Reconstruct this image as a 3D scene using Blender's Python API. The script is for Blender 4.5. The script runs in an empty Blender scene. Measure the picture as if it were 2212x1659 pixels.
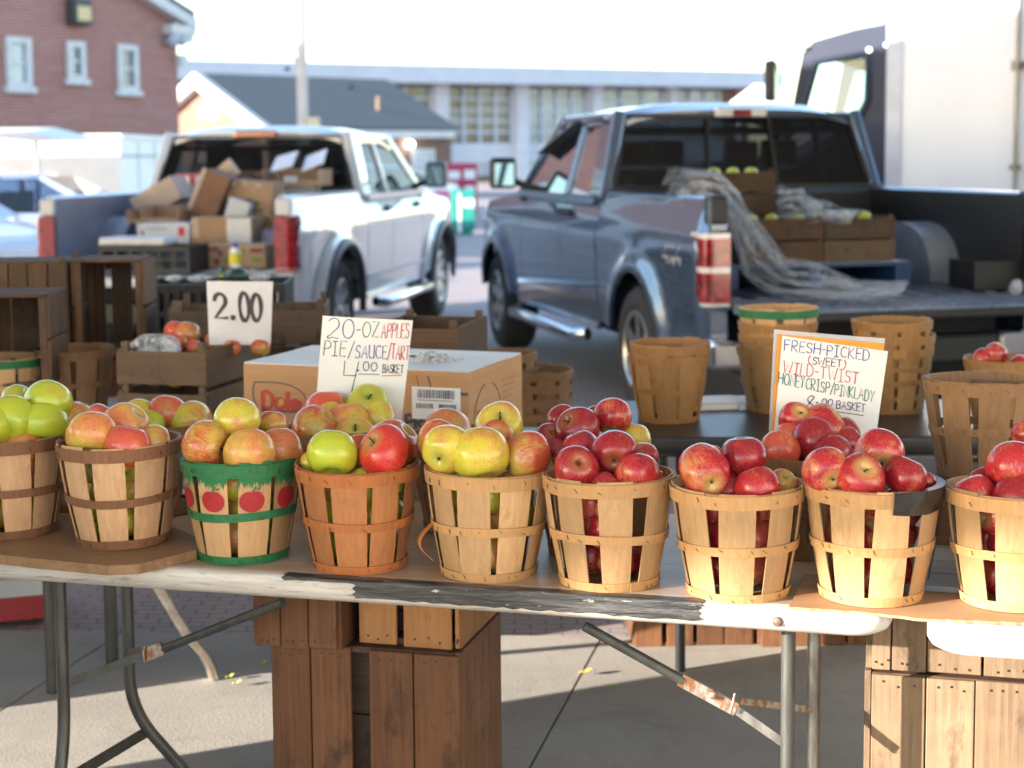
import bpy, math, random
from mathutils import Vector, Matrix
S = bpy.context.scene
COL = S.collection
R = math.radians
# ---------------------------------------------------------------- camera
F, PPX, PPY, EYE = 3500.0, 1106.0, 672.0, 1.60          # focal length and centre in photo pixels, eye height
PITCH, ROLL = R(5.5), -0.008
cd = bpy.data.cameras.new('camera'); cam = bpy.data.objects.new('camera', cd); COL.objects.link(cam)
CM = Matrix.Translation((0, 0, EYE)) @ Matrix.Rotation(R(90) - PITCH, 4, 'X') @ Matrix.Rotation(ROLL, 4, 'Z')
cam.matrix_world = CM
cd.sensor_width = 36.0; cd.lens = F / 2212 * 36; cd.shift_y = -(829.5 - PPY) / 2212
cd.clip_start = 0.05; cd.clip_end = 2000
cd.dof.use_dof = True; cd.dof.focus_distance = 3.22; cd.dof.aperture_fstop = 4.0
S.camera = cam
# ---------------------------------------------------------------- sky and sun
SUN_EL = R(12.5); SUN_DIR = Vector((0.905, 0.425, 0)).normalized()       # the way the light travels over the ground
W = bpy.data.worlds.new('World'); S.world = W; W.use_nodes = True
nt = W.node_tree; bg = nt.nodes['Background']
sky = nt.nodes.new('ShaderNodeTexSky'); sky.sky_type = 'NISHITA'; sky.sun_disc = False
sky.sun_elevation = SUN_EL; sky.sun_rotation = math.atan2(-SUN_DIR.x, -SUN_DIR.y)
sky.air_density = 1.0; sky.dust_density = 0.6; sky.ozone_density = 1.4
nt.links.new(sky.outputs[0], bg.inputs[0]); bg.inputs[1].default_value = 0.15
sl = bpy.data.lights.new('sun', 'SUN'); sl.energy = 4.7; sl.angle = R(0.53); sl.color = (1.0, 0.90, 0.77)
so = bpy.data.objects.new('sun', sl); COL.objects.link(so)
sv = Vector((SUN_DIR.x * math.cos(SUN_EL), SUN_DIR.y * math.cos(SUN_EL), -math.sin(SUN_EL)))
so.rotation_euler = sv.to_track_quat('-Z', 'Y').to_euler()
S.view_settings.view_transform = 'Standard'; S.view_settings.look = 'None'
S.view_settings.exposure = 2.25; S.view_settings.gamma = 1.0; S.view_settings.use_curve_mapping = False
# ---------------------------------------------------------------- helpers
rnd = random.Random(11)
def ray(px, py): return (CM.to_3x3() @ Vector(((px - PPX) / F, -(py - PPY) / F, -1))).normalized()
def Pz(px, py, z):
    d = ray(px, py); return Vector((0, 0, EYE)) + d * ((z - EYE) / d.z)
def Pd(px, py, y):
    d = ray(px, py); return Vector((0, 0, EYE)) + d * (y / d.y)
def lerp(a, b, t): return a + (b - a) * t
def ss(a, b, x):
    t = max(0.0, min(1.0, (x - a) / (b - a))); return t * t * (3 - 2 * t)

class MB:
    def __init__(s): s.v = []; s.f = []; s.m = []; s.s = []; s.c = []
    def add(s, vs, fs, m=0, smooth=False, tone=1.0):
        o = len(s.v); s.v += [tuple(p) for p in vs]
        for f in fs: s.f.append(tuple(i + o for i in f)); s.m.append(m); s.s.append(smooth); s.c.append(tone)
    def box(s, c, d, M=None, m=0, tone=1.0):
        x, y, z = d[0] / 2, d[1] / 2, d[2] / 2
        vs = [Vector((a * x, b * y, e * z)) for a in (-1, 1) for b in (-1, 1) for e in (-1, 1)]
        if M: vs = [M @ p for p in vs]
        c = Vector(c); vs = [p + c for p in vs]
        s.add(vs, [(0, 1, 3, 2), (4, 6, 7, 5), (0, 4, 5, 1), (2, 3, 7, 6), (0, 2, 6, 4), (1, 5, 7, 3)], m, False, tone)
    def bx(s, x0, x1, y0, y1, z0, z1, m=0, tone=1.0): s.box(((x0 + x1) / 2, (y0 + y1) / 2, (z0 + z1) / 2), (abs(x1 - x0), abs(y1 - y0), abs(z1 - z0)), None, m, tone)
    def bar(s, p, q, w, h, m=0, up=(0, 0, 1), tone=1.0):           # a straight bar of rectangular section
        p, q = Vector(p), Vector(q); d = q - p; z = d.normalized(); u = Vector(up)
        x = u.cross(z)
        if x.length < 1e-4: x = Vector((1, 0, 0)).cross(z)
        x.normalize(); y = z.cross(x)
        s.box((p + q) / 2, (w, h, d.length), Matrix((x, y, z)).transposed(), m, tone)
    def tube(s, pts, r, n=10, m=0, caps=True):
        pts = [Vector(p) for p in pts]; k = len(pts); vs = []; fs = []
        rr = r if isinstance(r, (list, tuple)) else [r] * k
        N = None
        for i, p in enumerate(pts):
            t = (pts[min(i + 1, k - 1)] - pts[max(i - 1, 0)]).normalized()
            if N is None:
                N = t.cross(Vector((0, 0, 1)))
                if N.length < 1e-3: N = t.cross(Vector((1, 0, 0)))
            N = (N - t * N.dot(t)).normalized(); B = t.cross(N)
            for j in range(n):
                a = 2 * math.pi * j / n; vs.append(p + (N * math.cos(a) + B * math.sin(a)) * rr[i])
        for i in range(k - 1):
            for j in range(n): fs.append((i * n + j, i * n + (j + 1) % n, (i + 1) * n + (j + 1) % n, (i + 1) * n + j))
        s.add(vs, fs, m, True)
        if caps:
            s.add(vs[:n], [tuple(range(n))[::-1]], m); s.add(vs[-n:], [tuple(range(n))], m)
    def lathe(s, prof, n=32, M=None, m=0, a0=0.0, a1=2 * math.pi, smooth=True, tone=1.0):
        full = abs(a1 - a0 - 2 * math.pi) < 1e-6; k = n if full else n + 1; vs = []; fs = []
        for (r, z) in prof:
            for j in range(k):
                a = a0 + (a1 - a0) * j / n; p = Vector((r * math.cos(a), r * math.sin(a), z)); vs.append(M @ p if M else p)
        for i in range(len(prof) - 1):
            for j in range(n):
                b = (j + 1) % k; fs.append((i * k + j, i * k + b, (i + 1) * k + b, (i + 1) * k + j))
        s.add(vs, fs, m, smooth, tone)
    def grid(s, fn, nu, nv, m=0, smooth=True, flip=False, tone=1.0):
        vs = [fn(i / nu, j / nv) for i in range(nu + 1) for j in range(nv + 1)]; fs = []
        for i in range(nu):
            for j in range(nv):
                a = i * (nv + 1) + j; q = (a, a + nv + 1, a + nv + 2, a + 1); fs.append(q[::-1] if flip else q)
        s.add(vs, fs, m, smooth, tone)
    def slab(s, fn, nu, nv, off, m=0, smooth=True, tone=1.0):     # a curved sheet with thickness; off is a vector
        off = Vector(off); s.grid(fn, nu, nv, m, smooth, False, tone); s.grid(lambda u, v: Vector(fn(u, v)) + off, nu, nv, m, smooth, True, tone)
        for (a, b) in (((0, 0), (1, 0)), ((1, 0), (1, 1)), ((1, 1), (0, 1)), ((0, 1), (0, 0))):
            n = nu if a[1] == b[1] else nv
            s.grid(lambda u, v: Vector(fn(lerp(a[0], b[0], u), lerp(a[1], b[1], u))) + off * v, n, 1, m, False, False, tone)
    def prism(s, poly, d, M=None, m=0):                            # polygon in x,z pushed along y by d
        n = len(poly); vs = [Vector((x, 0, z)) for x, z in poly] + [Vector((x, d, z)) for x, z in poly]
        if M: vs = [M @ p for p in vs]
        s.add(vs, [tuple(range(n)), tuple(range(2 * n - 1, n - 1, -1))] + [(i, i + n, (i + 1) % n + n, (i + 1) % n) for i in range(n)], m)
    def build(s, name, mats, parent=None, loc=None, rz=0.0, bev=0.0, seg=2, label=None, cat=None, group=None, kind=None):
        me = bpy.data.meshes.new(name); me.from_pydata(s.v, [], s.f)
        if not isinstance(mats, (list, tuple)): mats = [mats]
        for x in mats: me.materials.append(x)
        me.polygons.foreach_set('material_index', s.m); me.polygons.foreach_set('use_smooth', s.s)
        at = me.attributes.new('tone', 'FLOAT', 'FACE'); at.data.foreach_set('value', s.c)
        me.update()
        o = bpy.data.objects.new(name, me); COL.objects.link(o)
        if parent: o.parent = parent
        if loc is not None: o.location = loc
        o.rotation_euler.z = rz
        if bev:
            b = o.modifiers.new('bevel', 'BEVEL'); b.width = bev; b.segments = seg; b.limit_method = 'ANGLE'; b.angle_limit = R(40)
        tag(o, label, cat, group, kind); return o
def tag(o, label=None, cat=None, group=None, kind=None):
    if label: o['label'] = label
    if cat: o['category'] = cat
    if group: o['group'] = group
    if kind: o['kind'] = kind
    return o
def thing(name, label, cat, loc=(0, 0, 0), rz=0.0, group=None):
    o = bpy.data.objects.new(name, None); o.empty_display_size = .05; COL.objects.link(o)
    o.location = loc; o.rotation_euler.z = rz; return tag(o, label, cat, group)
def dup(o, parent=None):
    c = o.copy(); COL.objects.link(c)
    if parent: c.parent = parent
    for ch in list(o.children): dup(ch, c)
    return c
def rot(a, ax='Z'): return Matrix.Rotation(a, 3, ax)

# ---------------------------------------------------------------- materials
class NT:
    def __init__(s, name):
        s.mat = bpy.data.materials.new(name); s.mat.use_nodes = True; s.t = s.mat.node_tree; s.n = s.t.nodes
        s.p = s.n['Principled BSDF']
    def new(s, ty, **kw):
        x = s.n.new('ShaderNode' + ty)
        for k, v in kw.items():
            if hasattr(x, k): setattr(x, k, v)
            else: x.inputs[k.replace('_', ' ')].default_value = v
        return x
    def ln(s, a, b): s.t.links.new(a, b)
    def math(s, op, a, b=None, c=None, clamp=False):
        x = s.n.new('ShaderNodeMath'); x.operation = op; x.use_clamp = clamp
        for i, q in enumerate((a, b, c)):
            if q is None: continue
            if hasattr(q, 'links'): s.ln(q, x.inputs[i])
            else: x.inputs[i].default_value = q
        return x.outputs[0]
    def mix(s, f, a, b, mode='MIX'):
        x = s.n.new('ShaderNodeMix'); x.data_type = 'RGBA'; x.blend_type = mode
        for i, q in ((0, f), (6, a), (7, b)):
            if hasattr(q, 'links'): s.ln(q, x.inputs[i])
            elif i == 0: x.inputs[i].default_value = q
            else: x.inputs[i].default_value = (*q[:3], 1)
        return x.outputs[2]
    def coords(s, scale=(1, 1, 1), rand=True):
        tc = s.new('TexCoord'); mp = s.new('Mapping'); mp.inputs['Scale'].default_value = scale
        s.ln(tc.outputs['Object'], mp.inputs['Vector'])
        if rand:
            oi = s.new('ObjectInfo'); cx = s.new('CombineXYZ')
            v = s.math('MULTIPLY', oi.outputs['Random'], 37.0)
            for i in range(3): s.ln(v, cx.inputs[i])
            s.ln(cx.outputs[0], mp.inputs['Location'])
        return mp.outputs[0]
    def noise(s, vec, scale, detail=4, rough=.55, dist=0.0):
        x = s.new('TexNoise'); x.inputs['Scale'].default_value = scale; x.inputs['Detail'].default_value = detail
        x.inputs['Roughness'].default_value = rough; x.inputs['Distortion'].default_value = dist
        s.ln(vec, x.inputs['Vector']); return x.outputs['Fac']
    def ramp(s, fac, a, b):
        x = s.new('MapRange'); x.inputs[1].default_value = a; x.inputs[2].default_value = b; x.clamp = True
        s.ln(fac, x.inputs[0]); return x.outputs[0]
    def bump(s, h, strength, dist=.01):
        b = s.new('Bump'); b.inputs['Strength'].default_value = strength; b.inputs['Distance'].default_value = dist
        s.ln(h, b.inputs['Height']); s.ln(b.outputs[0], s.p.inputs['Normal'])
    def base(s, c):
        if hasattr(c, 'links'): s.ln(c, s.p.inputs['Base Color'])
        else: s.p.inputs['Base Color'].default_value = (*c[:3], 1)
    def set(s, rough=.5, metal=0.0, spec=.5, coat=0.0, coat_rough=.05):
        s.p.inputs['Roughness'].default_value = rough; s.p.inputs['Metallic'].default_value = metal
        s.p.inputs['Specular IOR Level'].default_value = spec
        s.p.inputs['Coat Weight'].default_value = coat; s.p.inputs['Coat Roughness'].default_value = coat_rough
def mk(name, c, c2=None, rough=.5, metal=0.0, scale=(6, 6, 6), n=1.0, bump=0.0, lo=.35, hi=.65, spec=.5, coat=0.0, tone=False, bd=.004, rand=True):
    x = NT(name); x.set(rough, metal, spec, coat)
    if c2 is None: c2 = tuple(v * .78 for v in c)
    nz = x.noise(x.coords(scale, rand), n, 5, .6)
    col = x.mix(x.ramp(nz, lo, hi), c2, c)
    if tone:
        at = x.new('Attribute', attribute_name='tone'); col = x.mix(1.0, col, at.outputs['Fac'] if False else at.outputs['Color'], 'MULTIPLY')
    x.base(col)
    if bump: x.bump(nz, bump, bd)
    return x.mat
def wood(name, c, dark, axis='Z', rough=.6, grain=.45, stain=.0, stainc=(.05, .03, .02), bump=.25, fine=1.0):
    x = NT(name); x.set(rough, 0, .35)
    k = {'X': (2.2, 60, 60), 'Y': (60, 2.2, 60), 'Z': (60, 60, 2.2)}[axis]
    v = x.coords(tuple(q * fine for q in k)); g = x.noise(v, 1.6, 5, .65, .3)
    v2 = x.coords((5, 5, 5)); b = x.noise(v2, 1.3, 4, .6)
    col = x.mix(x.ramp(g, .5 - grain / 2, .5 + grain / 2), dark, c)
    col = x.mix(x.math('MULTIPLY', x.ramp(b, .45, .75), .45), col, tuple(q * 1.2 for q in c))
    if stain: col = x.mix(x.math('MULTIPLY', x.ramp(x.noise(x.coords((9, 9, 4)), 1.4, 5, .7), .55, .7), stain), col, stainc)
    at = x.new('Attribute', attribute_name='tone'); col = x.mix(1.0, col, at.outputs['Color'], 'MULTIPLY')
    x.base(col); x.bump(g, bump, .002); return x.mat
def flat(name, c, rough=.5, metal=0.0, coat=0.0, spec=.5):
    x = NT(name); x.base(c); x.set(rough, metal, spec, coat); return x.mat
def glass(name, tint=(.5, .55, .6), refl=.12, rough=.02, ior=1.5):
    x = NT(name); t = x.new('BsdfTransparent'); t.inputs[0].default_value = (*tint, 1)
    g = x.new('BsdfGlossy'); g.inputs['Roughness'].default_value = rough
    lw = x.new('Fresnel'); lw.inputs[0].default_value = ior
    f = x.math('ADD', lw.outputs[0], refl, clamp=True)
    mx = x.new('MixShader'); x.ln(f, mx.inputs[0]); x.ln(t.outputs[0], mx.inputs[1]); x.ln(g.outputs[0], mx.inputs[2])
    x.ln(mx.outputs[0], x.n['Material Output'].inputs[0]); return x.mat
def emit(name, c, st):
    x = NT(name); x.base((0, 0, 0)); x.p.inputs['Emission Color'].default_value = (*c, 1); x.p.inputs['Emission Strength'].default_value = st; return x.mat

black = flat('black_plastic', (.012, .012, .014), .45)
black_rub = mk('tyre_rubber', (.022, .022, .024), (.012, .012, .013), .8, 0, (9, 9, 9))
chrome = flat('chrome', (.75, .76, .78), .12, 1)
steel = mk('worn_steel', (.30, .30, .30), (.17, .15, .13), .38, .9, (14, 14, 5), 1.2, .1)
white_plastic = None
# ================================================================ the setting
def ground_mats():
    x = NT('concrete'); x.set(.85, 0, .3)
    v = x.coords((1, 1, 1), False); big = x.noise(v, .9, 5, .6); fine = x.noise(v, 90, 3, .6); mid = x.noise(v, 7, 5, .65)
    c = x.mix(x.ramp(big, .3, .7), (.31, .285, .26), (.41, .385, .345)); c = x.mix(x.math('MULTIPLY', x.ramp(mid, .5, .75), .5), c, (.27, .245, .22))
    c = x.mix(x.math('MULTIPLY', x.ramp(fine, .52, .72), .4), c, (.20, .185, .17)); c = x.mix(x.math('MULTIPLY', x.ramp(x.noise(v, 2.6, 6, .7, .8), .56, .70), .45), c, (.20, .18, .165)); x.base(c); x.bump(fine, .35, .004)
    y = NT('brick_paving'); y.set(.8, 0, .3); v = y.coords((1, 1, 1), False)
    b = y.new('TexBrick'); y.ln(v, b.inputs['Vector']); b.inputs['Scale'].default_value = 4.6; b.inputs['Mortar Size'].default_value = .018
    b.inputs['Color1'].default_value = (.38, .29, .27, 1); b.inputs['Color2'].default_value = (.32, .28, .28, 1); b.inputs['Mortar'].default_value = (.13, .12, .12, 1)
    n = y.noise(v, 2.2, 5, .6); y.base(y.mix(y.math('MULTIPLY', y.ramp(n, .4, .7), .5), b.outputs[0], (.34, .31, .32)))
    y.bump(b.outputs['Fac'], .5, -.01) if False else y.bump(y.noise(v, 40, 3), .3, .004)
    return x.mat, y.mat
CONC, PAVE = ground_mats()
m = MB(); m.grid(lambda u, v: Vector((lerp(-700, 700, u), lerp(-500, 900, v), -.02)), 1, 1, 0, False); m.build('ground', PAVE, kind='structure')
# concrete pavement of the market: slabs with open joints
m = MB()
jx = [-14, -10.6, -7.3, -4.2, -1.62, .0, 1.75, 4.4, 7.3, 10.4, 14]; jy = [-9, -6, -3, -.4, 1.6, 3.95, 5.28]
for i in range(len(jx) - 1):
    for j in range(len(jy) - 1):
        g = .004; sk = .10
        q = [(jx[i] + g, jy[j] + g), (jx[i + 1] - g, jy[j] + g), (jx[i + 1] - g, jy[j + 1] - g), (jx[i] + g, jy[j + 1] - g)]
        q = [(a + .22 * (b - 3.95) - (0 if b < 20 else 0), b - .06 * a) for a, b in q]
        n = 4; vs = [(a, b, 0) for a, b in q] + [(a, b, -.019) for a, b in q]
        m.add(vs, [(0, 1, 2, 3)] + [(k, k + 4, (k + 1) % 4 + 4, (k + 1) % 4) for k in range(4)])
m.build('pavement', CONC, kind='structure')
# market shed: a long roof over the stalls, its posts out of the picture on both sides
SHED_W = mk('shed_paint', (.74, .74, .72), (.66, .66, .65), .6)
t = thing('market_shed', 'long open market shed roof on posts over the stalls', 'shed', (0, 0, 0))
m = MB(); m.bx(-17.2, 16, -4.27, 10.9, 4.6, 4.75); m.build('roof', SHED_W, t); m = MB(); m.bx(-60, -17.201, -3.2, 7.0, 4.6, 4.75); m.build('roof', SHED_W, t)  # unseen roof; its stepped eave edges are placed to shape the sunlight
for i in range(11):
    x = 14.5 - i * 7.2
    for y in (-3.5, 2.9, 10.6):
        if y > 2 and -6 < x < 9: continue
        if y < 2 and i == 2 : continue
        m = MB(); m.bx(x - .09, x + .09, y - .09, y + .09, 0, 4.6); m.build('post', SHED_W, t)
# unseen pale building added at the right to bounce sunlight onto the stall
t = thing('market_building', 'long pale rendered market building across the lane to the right', 'building', (8.5, -20, 0)); CREAM = mk('cream_render', (.66, .60, .53), (.58, .53, .46), .8)
m = MB(); m.bx(0, 6, 0, 20.5, 0, 7.5); m.build('wall', CREAM, t); m = MB(); m.bx(-.3, 6.3, -.3, 20.8, 7.5, 7.75); m.build('roof', SHED_W, t)
# unseen crate stacks, added further down, block sun from the left
# ================================================================ tables
def table_white():
    x = NT('worn_white_table'); x.set(.42, 0, .4)
    v = x.coords((1.2, 14, 14), False); g = x.noise(v, 3.2, 6, .7, .4); b = x.noise(x.coords((1, 1, 1), False), 3, 5, .65); f = x.noise(x.coords((6, 40, 40), False), 3, 4, .7)
    c = x.mix(x.ramp(g, .45, .72), (.58, .55, .52), (.36, .32, .29)); c = x.mix(x.math('MULTIPLY', x.ramp(f, .55, .68), .75), c, (.22, .17, .14))
    tc = x.new('TexCoord'); sp = x.new('SeparateXYZ'); x.ln(tc.outputs['Object'], sp.inputs[0])
    top = x.math('MULTIPLY', x.ramp(sp.outputs[2], -.004, .0), x.ramp(sp.outputs[1], .012, .05))
    tcol = x.mix(x.ramp(b, .35, .65), (.34, .235, .155), (.46, .36, .26)); tcol = x.mix(x.math('MULTIPLY', x.ramp(g, .5, .7), .5), tcol, (.22, .16, .12))
    x.base(x.mix(top, c, tcol)); x.bump(g, .25, .003); return x.mat
TW = table_white()
def rounded_rect(w, d, r, n=8):
    pts = []
    for cx, cy, a in ((w - r, r, -90), (w - r, d - r, 0), (r, d - r, 90), (r, r, 180)):
        for k in range(n + 1): q = R(a + 90 * k / n); pts.append((cx + r * math.cos(q), cy + r * math.sin(q)))
    return pts
def tabletop(w, d, th, r=.06, e=.014):
    m = MB(); prof = [(0.03, 0), (e * .35, 0), (e * .1, -e * .25), (0, -e), (0, -th * .55), (e * .5, -th * .8), (e * 1.6, -th), (.05, -th)]
    rings = []
    for ins, z in prof: rings.append([(ins + (x / w) * (w - 2 * ins), ins + (y / d) * (d - 2 * ins), z) for x, y in rounded_rect(w, d, r)])
    n = len(rings[0]); vs = [p for q in rings for p in q]; fs = []
    for i in range(len(rings) - 1):
        for j in range(n): fs.append((i * n + j, i * n + (j + 1) % n, (i + 1) * n + (j + 1) % n, (i + 1) * n + j)[::-1])
    m.add(vs, fs, 0, True); m.add(rings[0], [tuple(range(n))], 0, False); m.add(rings[-1], [tuple(range(n))[::-1]], 0, False)
    return m
TZ = .74
A = Pz(0, 1205, TZ); B = Pz(1925, 1328, TZ); U = (B - A).normalized(); YAW = math.atan2(U.y, U.x); V = Vector((-U.y, U.x, 0))
TL = 2.44; TORG = B - U * TL
t = thing('folding_table', 'long worn white folding table with black tape on its front edge, under the apple baskets', 'table', TORG, YAW)
tabletop(TL, .76, .052).build('tabletop', TW, t)
BTAPE = NT('black_duct_tape'); BTAPE.set(.3, 0, .55)
v_ = BTAPE.coords((3, 40, 40), False); g_ = BTAPE.noise(v_, 2.5, 6, .7, .5); w_ = BTAPE.noise(BTAPE.coords((8, 30, 30), False), 1.6, 5, .7)
BTAPE.base(BTAPE.mix(BTAPE.ramp(w_, .63, .69), BTAPE.mix(BTAPE.ramp(g_, .45, .7), (.014, .014, .016), (.09, .09, .095)), (.46, .44, .42))); BTAPE.bump(g_, .6, .006); BTAPE = BTAPE.mat
def tape_strip(x0, x1, s0, s1, lift, seed):
    # follows the rounded table edge: s runs from the top (negative) over the lip and down the front
    rr = random.Random(seed); j0 = [rr.uniform(-.003, .003) for _ in range(40)]; j1 = [rr.uniform(-.0022, .0022) for _ in range(40)]
    def pos(s):
        if s < 0: return (-s + .004, lift)
        if s < .012: a = s / .012 * math.pi / 2; return (.004 - (.004 + lift) * math.sin(a), lift * math.cos(a) - .006 * (1 - math.cos(a)))
        return (-lift, -.006 - (s - .012))
    def fn(u, v):
        i = u * 38; k = int(i); q = i - k
        a = s0 + lerp(j0[k], j0[k + 1], q); b = s1 + lerp(j1[k], j1[k + 1], q)
        y, z = pos(lerp(a, b, v)); w = .0007 * math.sin(u * 61 + v * 9) * math.sin(u * 37 + v * 23)
        return Vector((lerp(x0, x1, u) + .004 * math.sin(v * 17 + seed), y - abs(w), z))
    m = MB(); m.grid(fn, 114, 12, 0, True); return m
def sx(px): # distance along the table front edge at a photo column
    d = ray(px, 1270); o = Vector((0, 0, EYE)); n = V; k = (A - o).dot(Vector((V.x, V.y, 0))) / d.dot(V); return (o + d * k - TORG).dot(U)
tape_strip(sx(612), sx(1520), -.024, .013, .0014, 3).build('duct_tape', BTAPE, t)
tape_strip(sx(765), sx(1512), .010, .042, .0022, 5).build('duct_tape', BTAPE, t)
m = MB(); q = sx(1680); m.lathe([(0, .006), (.006, .0052), (.010, .002), (.0105, -.002)], 16, Matrix.Translation((q, -.001, -.027)) @ Matrix.Rotation(R(90), 4, 'X')); RUST = mk('rusty_bolt', (.085, .055, .04), (.16, .12, .10), .6, .0, (60, 60, 60))
m.build('bolt', RUST, t)
GREYP = mk('grey_painted_steel', (.085, .088, .085), (.055, .055, .052), .42, .35, (30, 30, 8), 1.4, .1)
LITP = mk('scuffed_steel', (.30, .30, .29), (.16, .15, .14), .38, .6, (30, 30, 8), 1.4, .1)  # lighter copy of the leg steel, sunlight put into its colour
RUSTP = mk('rust_spotted_steel', (.36, .35, .33), (.26, .12, .06), .5, .5, (50, 50, 30), 1.2, .1, .42, .58)
def loc(p): return Matrix.Rotation(-YAW, 3, 'Z') @ (Vector(p) - TORG)
def leg_path(px, ptop, depth, bend_z, ox, oy):
    p = Pd(px, 1300, depth); x, y = p.x, p.y; pts = [Vector((x, y, .70)), Vector((x, y, bend_z + .07))]
    for k in range(1, 7):
        a = k / 6; pts.append(Vector((x + ox * .22 * a * a, y + oy * .22 * a * a, bend_z + .07 - .14 * a)))
    pts.append(Vector((x + ox, y + oy, 0.0))); return [loc(q) for q in pts]
def legs(tb, px1, d1, px2, d2, mat1, mat2, bz=.40, f=(-.03, -.14), g=(.16, .06)):
    for px, d, o, mt in ((px1, d1, f, mat1), (px2, d2, g, mat2)):
        m = MB(); m.tube(leg_path(px, 0, d, bz, *o), .0145, 12)
        q = m.v[-1]; m.tube([(q[0], q[1], .0 - TZ), (q[0], q[1], .03 - TZ)], .018, 10); m.build('leg', mt, tb)
legs(t, 130, 3.60, 275, 3.78, GREYP, GREYP, .29, (-.02, -.12), (.20, .06))
legs(t, 1704, 3.20, 1759, 3.46, GREYP, LITP, .12, (.0, -.10), (.02, .16))
def P3(x, y, d): return loc(Pd(x, y, d))
m = MB(); m.tube([P3(612, 1300, 3.42), P3(345, 1405, 3.60)], .0105, 10); m.build('brace', GREYP, t)
m = MB(); m.bar(P3(352, 1400, 3.59), P3(312, 1415, 3.60), .012, .03); m.tube([P3(312, 1396, 3.59), P3(309, 1412, 3.585), P3(312, 1428, 3.59), P3(320, 1432, 3.60)], .003, 6); m.build('brace_joint', RUSTP, t)
m = MB(); m.bar(P3(318, 1412, 3.60), P3(150, 1474, 3.60), .006, .018); m.build('brace_strap', GREYP, t)
m = MB(); m.bar(P3(308, 1404, 3.70), P3(270, 1407, 3.78), .005, .014); m.build('brace_strap', GREYP, t)
m = MB(); m.bar(P3(318, 1580, 3.80), P3(165, 1672, 3.60), .006, .026); m.build('brace_strap', GREYP, t)
m = MB(); m.tube([P3(1262, 1352, 3.25), P3(1475, 1470, 3.24)], .0105, 10); m.build('brace', GREYP, t)
m = MB(); m.bar(P3(1470, 1467, 3.24), P3(1590, 1532, 3.235), .012, .027); m.lathe([(0, .004), (.008, .003), (.008, -.002)], 12, Matrix.Translation(P3(1540, 1502, 3.225)) @ Matrix.Rotation(R(90), 4, 'X'))
m.tube([P3(1588, 1498, 3.22), P3(1584, 1515, 3.215), P3(1577, 1540, 3.22)], .003, 6); m.build('brace_joint', RUSTP, t)
m = MB(); m.bar(P3(1586, 1530, 3.235), P3(1692, 1604, 3.22), .006, .018); m.build('brace_strap', LITP, t)
m = MB(); m.bar(P3(1598, 1514, 3.25), P3(1752, 1533, 3.44), .004, .014); m.build('brace_strap', RUSTP, t)
# right-hand white table
TORG2 = Pz(2003, 1340, TZ) + V * .0; TORG2 = TORG2
t2 = thing('folding_table', 'white folding table end at the right, standing over pale wooden crates', 'table', TORG2 - V * .045, YAW)
TW2 = mk('clean_white_table', (.80, .79, .77), (.70, .68, .65), .4, 0, (2, 12, 12), 2, .15, rand=False)
tabletop(1.83, .80, .055, .06).build('tabletop', TW2, t2)
for (a, b) in ((1.45, .15), (1.45, .6)):
    m = MB(); m.tube([(a, b, -.05), (a, b, -.74)], .0145, 10); m.build('leg', GREYP, t2)
m = MB(); m.tube([(1.45, .13, -.3), (.75, .3, -.05)], .0105, 10); m.build('brace', GREYP, t2)
# black folding table behind
BT = mk('black_table_plastic', (.030, .031, .035), (.020, .020, .023), .33, 0, (30, 30, 30), 1.5, .12)
p = Pz(1352, 947, TZ); t3 = thing('folding_table', 'black plastic folding table behind the red apples, carrying stacked baskets', 'table', (p.x, p.y, TZ), R(-1.0))
tabletop(1.83, .76, .06, .05, .01).build('tabletop', BT, t3)
for a, b in ((.17, .0), (.17, .70), (1.6, .1), (1.6, .6)):
    m = MB(); m.tube([(a, b + .04, -.05), (a, b + .04, -.74)], .016, 10); m.build('leg', black, t3)
# plain table at the back left
p = Pz(-170, 1040, TZ); q = p + U * 0; t4 = thing('trestle_table', 'scuffed grey table behind the green apples, carrying crates and a cardboard carton', 'table', (p.x - .12, p.y + .0, TZ), YAW * .45)
GT = mk('grey_table', (.26, .24, .22), (.19, .17, .16), .5, 0, (6, 20, 20), 1.5, .15)
tabletop(1.98, 1.0, .045, .04).build('tabletop', GT, t4)
for pts in ([Pd(353, 1285, 4.55), Pd(405, 1372, 4.70), Pd(440, 1410, 4.80), Pd(455, 1440, 4.86), Pz(462, 1468, 0)],):
    m = MB(); M_ = Matrix.Rotation(-t4.rotation_euler.z, 3, 'Z'); lp = [M_ @ (x_ - Vector(t4.location)) for x_ in pts]; top = lp[0] + (lp[0] - lp[1]) * .9
    m.tube([top] + lp, .0165, 12); m.build('leg', mk('bare_bent_steel', (.62, .60, .57), (.42, .34, .28), .28, .9, (20, 20, 20)), t4)
for px, d in ((240, 5.0), (110, 4.75)):
    m = MB(); g = Pd(px, 1350, d); m.tube([M_ @ (Vector((g.x, g.y, .72)) - Vector(t4.location)), M_ @ (Vector((g.x, g.y, 0)) - Vector(t4.location))], .02, 10); m.build('leg', GREYP, t4)
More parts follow.
